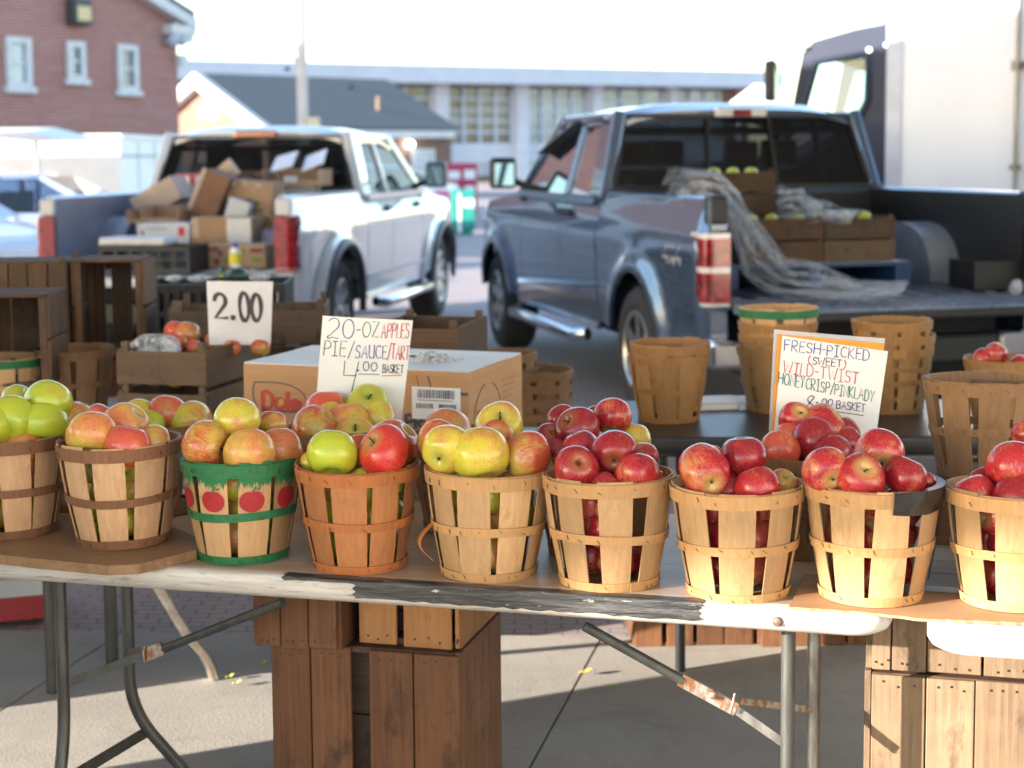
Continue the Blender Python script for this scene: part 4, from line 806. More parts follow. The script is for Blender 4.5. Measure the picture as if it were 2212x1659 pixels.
# stacks of nested baskets
proto = basket('stack', (0, 0, -5), 0, (OLD, OLDH), 41); proto_o = basket('stack', (0, 0, -5), 0, (stave_mat('honey_veneer', (.47, .26, .10), (.37, .19, .07)), stave_mat('honey_hoop', (.40, .205, .075), (.31, .15, .05))), 42); proto_g = basket('stack', (0, 0, -5), 0, (NAT, NATH), 43, rim=GRNH)
used = set()
def stack(px, py, z0, n, pr, label, grp, step=.035, top=None, base=None):
    g = base or Pz(px, py, z0); rr = random.Random(px)
    for i in range(n):
        q = pr if not (top and i == n - 1) else top
        if q.name in used: o = dup(q)
        else: o = q; used.add(q.name)
        o.location = (g.x + rr.uniform(-.004, .004), g.y + rr.uniform(-.004, .004), z0 + i * step); o.rotation_euler.z = rr.uniform(0, 6)
        if n > 5: o['label'] = label
        else: o['label'] = label + ', ' + (('bottom one', 'second from the bottom', 'third from the bottom', 'fourth from the bottom', 'top one')[i] if i < n - 1 else 'topmost one')
        o['group'] = grp
stack(1446, 906, TZ, 2, proto_o, 'basket of the nested pair at the left of the black table', 'nested pair of baskets on the black table')
stack(1678, 886, TZ, 4, proto_o, 'basket in the green topped stack on the black table', 'green topped stack of baskets on the black table', .042, proto_g)
stack(1927, 888, TZ, 3, proto_o, 'basket in the stack behind the honeycrisp sign', 'stack of baskets behind the honeycrisp sign', .044)
stack(0, 0, 0, 14, proto, 'brown basket in the taller nested stack behind the fruit carton', 'taller stack of baskets behind the fruit carton', .050, None, Vector((Pd(1085, 700, 6.0).x, 6.0, 0)))
stack(0, 0, 0, 13, proto, 'brown basket in the shorter nested stack right of the fruit carton', 'shorter stack of baskets behind the fruit carton', .050, None, Vector((Pd(1158, 700, 5.9).x, 5.9, 0)))
def one(px, py, z, pr, label, sc=1.0, grp=None):
    o = dup(pr); g = Pz(px, py, z); o.location = g; o.rotation_euler.z = rnd.uniform(0, 6); o.scale = (sc,) * 3; o['label'] = label
    if 'group' in o: del o['group']
    return o
o = one(2174, 925, TZ, proto_o, 'basket with two red apples at the far right of the black table')
for (x, y, dd, ds) in ((2150, 764, 52, 'red apple on top in the far right basket on the black table'), (2122, 776, 44, 'small red apple left of the top one in the far right basket'), (2205, 790, 48, 'red apple at the picture edge in the far right basket')):
    sd += 1; apple(Pd(x, y, o.location.y - .02), dd / 2 / F * o.location.y, 'r', (.5, -.2, .8), ds, 'apples in the far right basket', sd)
for a in (-1.9, -1.2, -.5):
    sd += 1; apple(Vector((o.location.x + .06 * math.cos(a), o.location.y + .06 * math.sin(a), TZ + .13)), .042, 'r', (0, .3, 1), 'red apple seen between the staves of the far right basket', 'apples in the far right basket', sd)
g = Pd(2121, 1076, 3.62); tz = TZ + .11
crate('low dark wooden tray under the empty basket at the right', (g.x - .17, 3.42, TZ + .001), YAW, .62, .36, .108, 0, 'top', 1)
m = MB(); m.bx(-.19, .19, -.16, .16, 0, .008); m.build('tray_lid', CR[0], None, (g.x + .02, 3.62, TZ + .1235), YAW, label='dark board lid on the low tray under the empty basket', cat='board')
o = dup(proto); o.location = (g.x, 3.62, TZ + .1325); o.rotation_euler.z = 1.1; o['label'] = 'empty brown basket at the right, standing above the black taped basket'; del o['group']
for a in (0,):
    sd += 1; d = 3.35; apple(Pd(2222, 938, d), 72 / 2 / F * d, 'r', (0, 0, 1), 'red apple at the right picture edge beside the empty basket', None, sd)
b = dup(proto); g = Pz(2290, 1120, TZ); b.location = g; b['label'] = 'brown basket at the right picture edge behind the front row'; del b['group']
o = one(168, 835 + 55, TZ, proto, 'empty brown basket on the back table before the dark wooden crates', 1.0)
o = one(20, 835 + 70, TZ, proto_g, 'green rimmed basket at the left edge before the dark crates', .95)
# foam trays, fruit box on the ground, leaves
for px, w_, lb in ((1552, .17, 'white slab on the far edge of the black table behind the nested pair'), (1615, .10, 'smaller white slab beside the green topped basket stack')):
    g = Pz(px, 866, TZ + .02); m = MB(); m.bx(-w_ / 2, w_ / 2, -.08, .10, -.019, 0); m.bx(-w_ / 2 + .01, w_ / 2 - .01, -.07, .09, .0005, .006); m.build('white_slab', PAPER, None, g, R(8), .004, label=lb, cat='slab')
g = Pz(-40, 1348, 0); RB = mk('red_carton_print', (.55, .05, .06), (.42, .035, .045), .5, 0, (5, 5, 5), 1.3)
t = thing('fruit_box', 'red and white cardboard fruit box on the pavement under the left table', 'box', g, R(18))
m = MB(); e = .005; m.bx(0, .24, 0, e, 0, .16); m.bx(0, .24, .30 - e, .30, 0, .16); m.bx(0, e, e, .30 - e, 0, .16); m.bx(.24 - e, .24, e, .30 - e, 0, .16); m.bx(e, .24 - e, e, .30 - e, 0, e); m.build('box_body', RB, t, bev=.002); m = MB(); m.bx(.0, .2405, -.0015, -.0003, .085, .15); m.build('white_band', PAPER, t); m = MB(); m.box((.12, -.05, .17), (.236, .10, .003), rot(R(-25), 'X')); m.build('flap', PAPER, t)
LEAF = [mk('yellow_leaf', (.52, .42, .08), (.36, .26, .05), .6, 0, (40, 40, 40)), mk('pale_green_leaf', (.50, .52, .20), (.36, .40, .12), .6, 0, (40, 40, 40))]
for i, (x, y, s, a, lb) in enumerate(((1265, 1458, .045, .1, 'pale yellow leaf on the pavement, left of the two by the crate stack'), (1323, 1489, .042, -.6, 'pale green leaf on the pavement, right of the pair under the table'), (497, 1467, .03, .5, 'yellow leaf beside the bent steel table foot'), (512, 1481, .034, .2, 'pale curled leaf on sunlit pavement near the bent table foot'), (572, 1437, .03, 1.0, 'brown yellow leaf left of the crate stack'))):
    g = Pz(x, y, .004); m = MB()
    def lf(u, v, s=s): w_ = math.sin(u * math.pi) ** .8 * .36; q = (v - .5) * 2; return Vector(((u - .5) * s, q * w_ * s * .8, .006 + .35 * s * abs(q) * w_ + .22 * s * u * u + .002 * math.sin(u * 9)))
    m.slab(lf, 10, 4, (0, 0, .0006)); m.tube([(s * .5, 0, .006 + .22 * s), (s * .8, s * .1, .012)], .0008, 5); m.build('leaf', LEAF[i % 2], None, g, a, label=lb, cat='leaf', group='fallen leaves on the pavement')

# unseen crate stacks added beyond the left end, placed to keep sun off the pavement
for i, (x, y, n, hh) in enumerate(((-2.75, 2.22, 3, .40), (-2.75, 2.80, 3, .40), (-2.95, 4.22, 2, .42), (-2.95, 4.80, 2, .42))):
    for k in range(n): crate(('front' if i < 2 else 'rear') + ' stack of closed crates beside the left end of the stall', (x, y, k * (hh + .002)), 0, .62, .56, hh, 0, 'top', 2, 'crates stacked beyond the left end of the stall', gap=.004)
# ================================================================ vehicles
def paint(name, c, rough=.22, metal=.0, flake=0.0, coat=1.0):
    x = NT(name); x.set(rough, metal, .5, coat, .03); n = x.noise(x.coords((3, 3, 3)), 1.5, 4, .6); x.base(x.mix(x.ramp(n, .35, .7), c, tuple(q * .86 for q in c))); return x.mat
GREY = paint('blue_grey_paint', (.075, .115, .20), .22, .45); WHITEP = paint('white_paint', (.60, .62, .66), .3); REDL = NT('red_lens'); REDL.base(REDL.mix(REDL.ramp(REDL.noise(REDL.coords((14, 14, 22)), 1.3, 3), .4, .65), (.36, .012, .018), (.13, .004, .008))); REDL.set(.08, 0, .6, .6); REDL = REDL.mat
CLENS = flat('clear_lens', (.75, .72, .74), .1, 0, .5); DARKIN = flat('dark_interior', (.018, .018, .020), .8); BEDL = mk('bed_liner', (.014, .0145, .017), (.009, .009, .011), .5, 0, (30, 30, 30)); WELL = flat('wheel_well', (.012, .012, .013), .9)
TINT = glass('tinted_glass', (.10, .11, .12), .01); SIDEG = glass('side_glass', (.50, .56, .62), .02, ior=1.14); ALU = flat('alloy', (.40, .41, .43), .3, .9)
def wheel_parts(par, x, y, r, w, side, style=6):
    t = MB(); sgn = side; Mx = Matrix.Translation((x, y, r)) @ Matrix.Rotation(R(90) * sgn, 4, 'Y')
    t.lathe([(r * .62, -w * .5), (r * .80, -w * .52), (r * .93, -w * .47), (r, -w * .36), (r, w * .36), (r * .93, w * .47), (r * .80, w * .52), (r * .62, w * .5), (r * .6, 0), (r * .62, -w * .5)], 40, Mx)
    for k in range(36):
        a = 2 * math.pi * k / 36; c = Mx @ Vector((r * 1.0 * math.cos(a), r * 1.0 * math.sin(a), 0)); t.box(c, (w * .66, .035, .014), (Mx.to_3x3() @ Matrix.Rotation(a, 3, 'Z') @ Matrix(((0, 0, 1), (0, 1, 0), (-1, 0, 0)))))
    wl = t.build('wheel', black_rub, par)
    m = MB(); m.lathe([(r * .62, w * .48), (r * .58, w * .46), (r * .55, w * .2), (r * .5, w * .1), (0, w * .08)], 32, Mx, 1); m.lathe([(r * .62, w * .50), (r * .59, w * .52), (r * .56, w * .44)], 32, Mx, 0); m.lathe([(0, w * .46), (r * .10, w * .45), (r * .13, w * .38), (r * .13, w * .1)], 20, Mx, 0)
    for k in range(style):
        a = 2 * math.pi * k / style; p0 = Mx @ Vector((r * .1 * math.cos(a), r * .1 * math.sin(a), w * .36)); p1 = Mx @ Vector((r * .58 * math.cos(a), r * .58 * math.sin(a), w * .42)); ax = Mx.to_3x3() @ Vector((-math.sin(a), math.cos(a), 0)); m.bar(p0, p1, .03, r * .17, 0, tuple(Mx.to_3x3() @ Vector((0, 0, 1)))) if False else m.bar(p0, p1, r * .20, .03, 0, tuple(ax.cross(p1 - p0)))
    m.build('rim', [ALU, WELL], wl); return wl
def pickup(label, loc, yaw, W, rail, floor, P, cab_len, roof, wheel_r, opts):
    """local axes: y forward from the tail, x to the right"""
    t = thing('pickup_truck', label, 'pickup truck', loc, yaw); hw = W / 2; BL = 1.98; AX1 = 1.14; AX2 = opts.get('ax2', 4.82); LEN = opts.get('len', 5.7); AR = wheel_r + .085; roc = .50
    trim = opts.get('trim'); 
    def xs(s, z):
        f = 0
        for a in (AX1, AX2):
            q = math.hypot(s - a, z - wheel_r); f = max(f, .050 * math.exp(-((q - AR - .03) / .085) ** 2) if q > AR - .02 else .050)
        tum = .025 * math.sin(math.pi * max(0, min(1, (z - .45) / .95))) - .045 * ss(1.1, rail, z) * (1 if s < 2 else 1.4)
        crease = .012 * ss(.98, 1.02, z) * (1 - ss(1.02, 1.2, z)); nose = -.16 * ss(LEN - .55, LEN, s) ** 2; tail = -.03 * (1 - ss(0, .12, s))
        return hw - .045 + tum + f + crease + nose + tail
    def low(s):
        z = roc - (.06 if 2 < s < 4.2 else 0)
        for a in (AX1, AX2):
            d = abs(s - a)
            if d < AR: z = max(z, wheel_r + math.sqrt(AR * AR - d * d))
        return z
    def side(nm, s0, s1, ztop, sg, mat, zl=low, rows=14):
        m = MB(); n = max(2, int((s1 - s0) / .035))
        def fn(u, v): s = lerp(s0, s1, u); z = lerp(zl(s), ztop(s), v); return Vector((sg * xs(s, z), s, z))
        m.grid(fn, n, rows, 0, True, sg < 0); m.grid(lambda u, v: fn(u, v) - Vector((sg * .02, 0, 0)), n, rows, 0, True, sg > 0)
        for e in (0, 1): m.grid(lambda u, v: fn(u, e) - Vector((sg * .02 * v, 0, 0)), n, 1, 0, True, (sg < 0) == (e == 1)); m.grid(lambda u, v: fn(e, u) - Vector((sg * .02 * v, 0, 0)), rows, 1, 0, False)
        return m.build(nm, mat, t)
    belt = opts.get('belt', rail - .02); fend = lambda s: lerp(belt - .03, belt - .14, ss(4.1, LEN, s))
    rr_ = lambda s: rail
    for sg in (-1, 1):
        b = side('bed_side', 0.0, BL, rr_, sg, P)
        m = MB()
        def rl(u, v): s = lerp(.0, BL, u); a = v * math.pi; x = lerp(xs(s, rail) + .004, hw - .16, v); return Vector((sg * x, s, rail + .018 * math.sin(a) + .001))
        m.slab(rl, 14, 6, (0, 0, -.012)); m.build('bed_rail', opts.get('railm', P), t)
        m = MB(); m.bx(sg * (hw - .17), sg * (hw - .15), .03, BL - .03, floor, rail - .002)
        m.build('bed_inner_wall', opts.get('inner', P), t)
        m = MB()
        def wh(u, v): a = u * math.pi; return Vector((sg * (hw - .17 - .20 * v), AX1 - .42 * math.cos(a), floor + .36 * math.sin(a) ** .8))
        m.grid(wh, 18, 3, 0, True, sg > 0); m.grid(lambda u, v: Vector((sg * (hw - .37), AX1 - .42 * math.cos(u * math.pi) , lerp(floor, floor + .36 * math.sin(u * math.pi) ** .8, v))), 18, 2, 0, True); m.build('wheel_house', opts.get('housem', opts.get('inner', P)), t)
        side('rear_door', BL + .025, 2.86, lambda s: belt, sg, P); side('front_door', 2.872, 4.02, lambda s: belt, sg, P); side('front_fender', 4.032, LEN, fend, sg, P)
        for a in (2.78, 3.92) if not opts.get('suicide') else (2.80, 2.98):
            m = MB(); z = belt - .14; m.bar((sg * (xs(a, z) + .022), a - .16, z), (sg * (xs(a, z) + .022), a - .0, z), .035, .022); m.box((sg * (xs(a, z) + .004), a - .08, z), (.012, .15, .06)); m.build('door_handle', opts.get('handle', black), t)
        m = MB()
        for q in (0.0, .82): pass
        m.tube([(sg * (hw - .01), 2.15, .40), (sg * (hw + .06), 2.25, .385), (sg * (hw + .06), 3.95, .385), (sg * (hw - .01), 4.05, .40)], .045, 12); m.build('running_board', chrome, t)
        m = MB(); n = 60
        def cl(u, v): s = lerp(2.03, 4.14, u); z = .60 + .035 * v; return Vector((sg * (xs(s, z) + .006), s, z))
        m.slab(cl, n, 1, (-sg * .005, 0, 0)); m.build('side_moulding', opts.get('mould', chrome), t)
        if trim:
            for a in (AX1, AX2):
                m = MB()
                def fl(u, v): q = lerp(-.08, math.pi + .08, u); rr = AR - .012 + .085 * v; s = a - rr * math.cos(q); z = wheel_r + rr * math.sin(q); return Vector((sg * (xs(s, max(z, .42)) + .016 + .02 * (1 - abs(2 * v - 1))), s, z))
                m.slab(fl, 30, 4, (-sg * .02, 0, 0)); m.build('wheel_flare', trim, t)
        for a in (AX1, AX2): wheel_parts(t, sg * (hw - .15), a, wheel_r, .27, sg, opts.get('spokes', 6))
        # mirrors
        m = MB(); mz = belt + .13; mx = sg * (hw + .13); m.box((mx, 3.98, mz), (.20, .10, .24)); mir = m.build('mirror', opts.get('mirror', black), t, bev=.03, seg=3)
        m = MB(); m.box((mx, 3.926, mz - .01), (.15, .004, .17)); m.build('mirror_glass', flat('mirror_face', (.35, .42, .42), .05, 1), mir)
        m = MB(); m.bar((sg * (hw - .08), 4.0, belt + .02), (mx - sg * .08, 3.99, mz - .06), .06, .05); m.build('mirror_arm', black, mir)
        # tail lights
        m = MB(); lz0, lz1 = opts['light']; wrap = opts.get('wrap', .17)
        def tlf(o, zq=None):
            q = []; tp = ss(lz0, lz0 + (lz1 - lz0) * .55, zq) if (zq is not None and opts.get('taper')) else 1.0
            for i in range(7):
                a = i / 6; ang = a * math.pi / 2; cx, cy = hw - .052 - .03, .03; 
                q.append((sg * (cx + (.052 + o) * math.cos(ang - 0)), cy - (.052 + o) * math.sin(ang)))
            return [(sg * (hw - .030 + o), max(.032, wrap * (.30 + .70 * tp)))] + q + [(sg * (hw - .175), -.022 - o)]
        for zz0, zz1, mi, o in ((lz0, lz1, 1 if opts.get('chrome_light') else 0, .0), (lz0 + .02, lz0 + (lz1 - lz0) * .46, 0, .006), (lz0 + (lz1 - lz0) * .54, lz1 - .03, 0, .006), (lz0 + (lz1 - lz0) * (.455 if opts.get('chrome_light') else .04), lz0 + (lz1 - lz0) * (.545 if opts.get('chrome_light') else .15), 1, .0055)):
            NZ = 6; vs = []; L = tlf(o, zz0); n = len(L)
            for iz in range(NZ + 1): zq = lerp(zz0, zz1, iz / NZ); vs += [(x, y, zq) for x, y in tlf(o, zq)]
            m.add(vs, [(r_ * n + i, r_ * n + i + 1, (r_ + 1) * n + i + 1, (r_ + 1) * n + i) for r_ in range(NZ) for i in range(n - 1)], mi, False)
            m.add([(x, y, zz1) for x, y in tlf(o, zz1)], [tuple(range(n))], mi); m.add([(x, y, zz0) for x, y in L], [tuple(range(n))], mi)
        m.build('tail_light', [REDL, CLENS], t)
        m = MB(); m.bx(sg * (hw - .17), sg * (hw - .055), -.012, .03, floor - .33, lz0 - .003); m.bx(sg * (hw - .17), sg * (hw - .06), -.012, .03, lz1 + .003, rail - .004); m.build('corner_post', P, t, bev=.012)
        if opts.get('cap'):
            m = MB(); m.bx(sg * (hw - .165), sg * (hw - .062), -.02, .10, rail - .14, rail + .022); m.build('rail_cap', black, t, bev=.02, seg=3)
    # bed
    m = MB(); m.bx(-hw + .17, hw - .17, .0, BL, floor - .05, floor)
    for k in range(12): x = lerp(-hw + .22, hw - .22, k / 11); m.bx(x - .03, x + .03, .01, BL - .04, floor + .001, floor + .012)
    m.build('bed_floor', opts.get('floorm', BEDL), t); m = MB(); m.bx(-hw + .10, hw - .10, BL - .03, BL, floor - .05, rail - .02); m.build('bed_front_wall', opts.get('inner', P), t)
    tg = MB(); dz = .02; tg.bx(-hw + .19, hw - .19, -.56, -.025, floor - .07, floor - .012)
    for k in range(24): x = lerp(-hw + .24, hw - .24, k / 23); tg.bx(x - .012, x + .012, -.50, -.08, floor - .011, floor - .005)
    tailg = tg.build('tailgate', opts.get('gatem', P), t, bev=.008); m = MB(); m.bx(-hw + .2, hw - .2, -.60, -.562, floor - .065, floor - .02); m.build('tailgate_trim', opts.get('gtrim', chrome), tailg, bev=.008)
    for sg in (-1, 1):
        m = MB(); m.bx(sg * (hw - .02), sg * (hw - .42), -.17, -.03, floor - .36, floor - .20); m.build('rear_bumper', chrome, t, bev=.03, seg=3)
    m = MB(); m.bx(-hw + .425, hw - .425, -.16, -.03, floor - .37, floor - .21); m.build('bumper_step', black, t, bev=.02); m = MB(); m.bx(-.6, .6, -.03, .0, floor - .34, floor - .08); m.build('frame_sill', WELL, t)  # black middle of the chrome bumper stands in for tailgate shade
    m = MB(); m.bx(-hw + .32, hw - .32, .05, LEN - .2, .36, floor - .07); m.bx(-hw + .30, hw - .30, BL + .02, LEN - .25, .5, belt - .35); m.build('chassis', WELL, t)
    # cab lower back, hood, greenhouse
    CB = BL + .02; m = MB(); m.bx(-hw + .07, hw - .07, CB, CB + .03, .6, rail + .02); m.build('cab_back', P, t)
    hb, ht = hw - .09, hw - .23; wz = rail + .045; rz = roof - .115; rs0, rs1 = CB + .14, 3.42; ws = 4.22
    m = MB()
    def rf(u, v):
        s = lerp(rs0 - .03, rs1 + .06, u); a = 2 * v - 1; x = (ht + .05) * a; z = roof - .115 * abs(a) ** 4.5 - .05 * ss(.0, 1, (rs0 + .18 - s) / .2) - .06 * ss(rs1 - .4, rs1 + .06, s); return Vector((x, s, z))
    m.slab(rf, 16, 20, (0, 0, -.035)); rfo = m.build('roof', P, t)
    m = MB(); m.bx(-ht - .015, ht + .015, rs0 - .035, rs0 + .05, rz + .005, roof - .075); m.build('roof_header', P, t, bev=.03, seg=3)
    for sg in (-1, 1):
        for nm, a, b, w, d in (('rear_pillar', (hb, CB + .13, wz - .12), (ht, rs0 + .10, rz + .035), .085, .30), ('middle_pillar', (hb + .02, 2.86, belt - .02), (ht + .005, 2.84, rz + .03), .05, .07), ('front_pillar', (hb + .02, ws - .02, belt - .06), (ht + .005, rs1, rz + .03), .06, .10)):
            m = MB(); m.bar((sg * a[0], a[1], a[2]), (sg * b[0], b[1], b[2]), d, w, 0, (1, 0, 0)); m.build(nm, P, t, bev=.02)
        m = MB(); g = lambda a, b: [(sg * a[0], a[1], a[2]) for a in b]
        z0 = belt - .005; m.add(g(0, [(hb + .015, CB + .30, z0), (hb + .015, 2.82, z0), (ht + .012, 2.80, rz + .01), (ht + .012, rs0 + .27, rz + .01)]), [(0, 1, 2, 3)]); m.build('side_window', opts.get('sideg', SIDEG), t)
        m = MB(); m.add(g(0, [(hb + .015, 2.90, z0), (hb + .015, ws - .10, z0), (ht + .012, rs1 - .04, rz + .005), (ht + .012, 2.88, rz + .01)]), [(0, 1, 2, 3)]); m.build('side_window', opts.get('sideg', SIDEG), t)
        m = MB(); m.bar((sg * (ht + .015), rs0 + .03, rz + .03), (sg * (ht + .015), rs1 - .02, rz + .025), .04, .05); m.build('roof_edge', P, t, bev=.012)
        m = MB(); m.bar((sg * (hb + .0), CB + .1, belt - .03), (sg * (hb + .0), ws - .06, belt - .03), .12, .05); m.build('door_sill', P, t)
        if opts.get('visor'):
            m = MB(); m.bar((sg * (ht + .05), rs1 - .55, rz - .0), (sg * (ht + .02 + .1), rs1 + .22, rz - .22), .10, .012); m.bar((sg * (ht + .05), rs0 + .18, rz + .0), (sg * (ht + .05), rs0 + .42, rz - .0), .09, .012); m.build('window_visor', black, t)
    rw = [(-hb + .07, CB + .012, wz), (hb - .07, CB + .012, wz), (ht - .03, rs0 - .01, rz + .005), (-ht + .03, rs0 - .01, rz + .005)]; rw = [Vector(q) for q in rw]
    m = MB(); m.add(rw, [(0, 1, 2, 3)]); win = m.build('rear_window', TINT, t)
    m = MB()
    for f in opts.get('bars', ()):
        m.bar(rw[0].lerp(rw[1], f) + Vector((0, -.008, 0)), rw[3].lerp(rw[2], f) + Vector((0, -.008, 0)), .05, .02, 0, (1, 0, 0))
    m.bar(rw[0] + Vector((-.03, -.004, -.02)), rw[1] + Vector((.03, -.004, -.02)), .05, .03); m.bar(rw[3] + Vector((-.03, -.004, .02)), rw[2] + Vector((.03, -.004, .02)), .04, .03); m.bar(rw[0], rw[3], .05, .03, 0, (1, 0, 0)); m.bar(rw[1], rw[2], .05, .03, 0, (1, 0, 0)); m.build('window_frame', black, win)
    m = MB(); m.add([(-hb + .02, ws + .06, belt - .06), (hb - .02, ws + .06, belt - .06), (ht - .02, rs1 + .03, rz + .01), (-ht + .02, rs1 + .03, rz + .01)], [(0, 1, 2, 3)]); m.build('windscreen', SIDEG, t)
    m = MB(); m.bx(-ht + .04, ht - .04, rs0 + .02, rs1 + .06, rz - .09, rz - .05); m.build('headliner', DARKIN, t)
    m = MB(); m.box((0, rs0 - .06, roof - .070), (.36, .06, .06)); bl = m.build('brake_light', opts.get('brake', REDL), t, bev=.012)
    if opts.get('brake'): m = MB(); m.box((0, rs0 - .092, roof - .075), (.13, .004, .045)); m.build('red_lens', REDL, bl)
    m = MB()
    def hd(u, v): s = lerp(4.12, LEN - .02, u); a = 2 * v - 1; return Vector(((hw - .10 - .15 * ss(LEN - .55, LEN, s)) * a, s, fend(s) + .05 - .05 * a ** 4 - .10 * ss(LEN - .3, LEN, s) ** 2))
    m.slab(hd, 14, 14, (0, 0, -.03)); m.build('hood', P, t); m = MB(); m.bx(-hw + .20, hw - .20, LEN - .12, LEN - .04, .45, belt - .25); m.build('grille', chrome, t)
    m = MB(); m.bx(-hw + .12, hw - .12, 2.1, 4.15, .62, belt - .22); m.build('cabin_floor', DARKIN, t)
    for x in (-.42, .42):
        for y in (2.35, 3.05):
            m = MB(); m.bx(x - .26, x + .26, y, y + .16, belt - .22, belt + .16); m.bx(x - .13, x + .13, y + .02, y + .12, belt + .18, belt + .36); m.build('seat', DARKIN, t, bev=.03, seg=2)
    m = MB(); m.bx(-.75, .75, 3.85, 4.1, belt - .21, belt + .02); m.build('dashboard', DARKIN, t, bev=.03)
    return t, xs
# grey pickup at the right: rear left corner, heading away to the left
yg = math.atan2(.238, .971); rv = Vector((math.cos(yg), math.sin(yg), 0)); gc = Vector((1.02, 8.75, 0)) + rv * 1.06
gt, gxs = pickup('dark blue grey pickup truck with its tailgate down, loaded with wooden crates and plastic film', gc, yg, 2.14, 1.352, .80, GREY, 2.2, 1.945, .40, dict(light=(.77, 1.17), chrome_light=True, taper=True, gtrim=black, inner=BEDL, floorm=mk('bed_floor_liner', (.10, .12, .17), (.06, .075, .11), .28, 0, (30, 30, 30)), gatem=mk('dusty_gate_liner', (.26, .30, .40), (.17, .20, .28), .22, 0, (30, 30, 30)), bars=(.36, .63), cap=True, visor=True, brake=CLENS, handle=black, spokes=6, wrap=.20, suicide=True, housem=mk('grey_wheel_house', (.30, .32, .38), (.22, .24, .29), .3, .2)))  # gate and floor liners: sky reflection put into their blue colour
m = MB(); text_mesh(m, 'qXq', lambda a, b: Vector((-(gxs(.62 - a, .98 + b) + .003), .62 - a, .98 + b)), 0, .30, .10, .020, 0, .2, 0); m.build('decal', flat('pale_decal', (.45, .47, .50), .4), gt)
# white pickup at the left: heading away to the right
yw = -math.atan2(.164, .986); rv = Vector((math.cos(yw), math.sin(yw), 0)); wc = Vector((-1.488, 11.3, 0)) - rv * .98
BLUEF = mk('black_flare_plastic', (.045, .05, .065), (.03, .033, .042), .4)
wt, wxs = pickup('white pickup truck with dark wheel flares, its open bed piled with cardboard boxes', wc, yw, 1.98, 1.315, .80, WHITEP, 2.2, 1.86, .41, dict(light=(.80, 1.19), inner=paint('white_bed_paint', (.20, .22, .29), .4), floorm=mk('white_bed_floor', (.45, .46, .50), (.33, .34, .37), .5), trim=BLUEF, spokes=8, wrap=.13, mirror=flat('blue_grey_mirror', (.06, .08, .12), .3), mould=flat('white_moulding', (.7, .71, .73), .3), gtrim=WHITEP))  # inner bed walls: shade put into the colour of the white paint
# ---- load of the grey pickup
def inb(t, x, y, z): return Vector(t.matrix_basis @ Vector((x, y, z))) if False else (Vector(t.location) + Matrix.Rotation(t.rotation_euler.z, 3, 'Z') @ Vector((x, y, z)))
LG = 'wooden crates in the bed of the grey pickup'
pl = thing('pallet', 'blue painted pallet on the bed floor of the grey pickup', 'pallet', inb(gt, -.42, .55, .815), yg); BLUP = mk('blue_paint_wood', (.03, .075, .22), (.02, .05, .15), .5)
m = MB(); [m.bx(-.30, .90, y, y + .10, .115, .135) for y in (0, .22, .44, .66, .88)]; m.build('deck_boards', BLUP, pl); m = MB(); [m.bx(x, x + .10, .0, .98, .0, .114) for x in (-.30, .25, .80)]; m.build('bearers', BLUP, pl); m = MB(); m.bx(-.28, .88, .02, .96, .1352, .1372); m.build('liner_sheet', LID, pl)
crate('large brown apple crate in the pickup bed, under the upper one and draped with film', inb(gt, -.62, .52, .954), yg, .52, .42, .27, 0, 'top', 2, LG)
crate('brown crate topmost of the load in the pickup bed, nearest the rear window', inb(gt, -.64, .95, 1.23), yg, .42, .38, .26, 0, 'top', 2, LG)
crate('grey brown crate of green apples in the pickup bed, right of the film draped one', inb(gt, -.05, .62, .954), yg, .46, .42, .26, 2, 'top', 2, LG)
crate('brown crate under the topmost one in the pickup bed', inb(gt, -.64, .96, .954), yg, .50, .40, .265, 0, 'top', 2, LG)
rr = random.Random(8)
for i in range(6):
    sd += 1; apple(inb(gt, -.50 + i * .15, .66 + .05 * (i % 2), 1.205), .042, 'g', (0, 0, 1), 'green apple at rim height in the lower crates on the grey pickup', 'green apples in the pickup crates', sd)
for i in range(3):
    sd += 1; apple(inb(gt, -.56 + i * .12, 1.10, 1.475), .042, 'g', (0, 0, 1), 'green apple heaped in the topmost crate on the grey pickup', 'green apples in the topmost pickup crate', sd)
FILM2 = NT('draped_film'); FILM2.base((.86, .90, .98)); FILM2.set(.10, 0, .9)
a1_, a2_ = FILM2.new('Attribute', attribute_name='fold_u'), FILM2.new('Attribute', attribute_name='fold_v'); cx_ = FILM2.new('CombineXYZ')
FILM2.ln(FILM2.math('MULTIPLY', a1_.outputs['Fac'], 5.0), cx_.inputs[0]); FILM2.ln(FILM2.math('MULTIPLY', a2_.outputs['Fac'], 9.0), cx_.inputs[1])
f1_ = FILM2.noise(cx_.outputs[0], 1.3, 5, .65, .9); f2_ = FILM2.noise(cx_.outputs[0], 4.0, 4, .6, .6)
g1_ = FILM2.math('SUBTRACT', 1.0, FILM2.math('MULTIPLY', FILM2.math('ABSOLUTE', FILM2.math('SUBTRACT', f1_, .5)), 8.0), None, True)
al_ = FILM2.math('ADD', .035, FILM2.math('ADD', FILM2.math('MULTIPLY', g1_, .26), FILM2.math('MULTIPLY', FILM2.ramp(f2_, .63, .80), .60)), None, True); FILM2.bump(FILM2.math('ADD', f1_, FILM2.math('MULTIPLY', f2_, .4)), 1.0, .06)
tl_ = FILM2.new('BsdfTranslucent'); tl_.inputs[0].default_value = (1, 1, 1, 1); tr_ = FILM2.new('BsdfTransparent'); m1_ = FILM2.new('MixShader'); m2_ = FILM2.new('MixShader'); m1_.inputs[0].default_value = .45
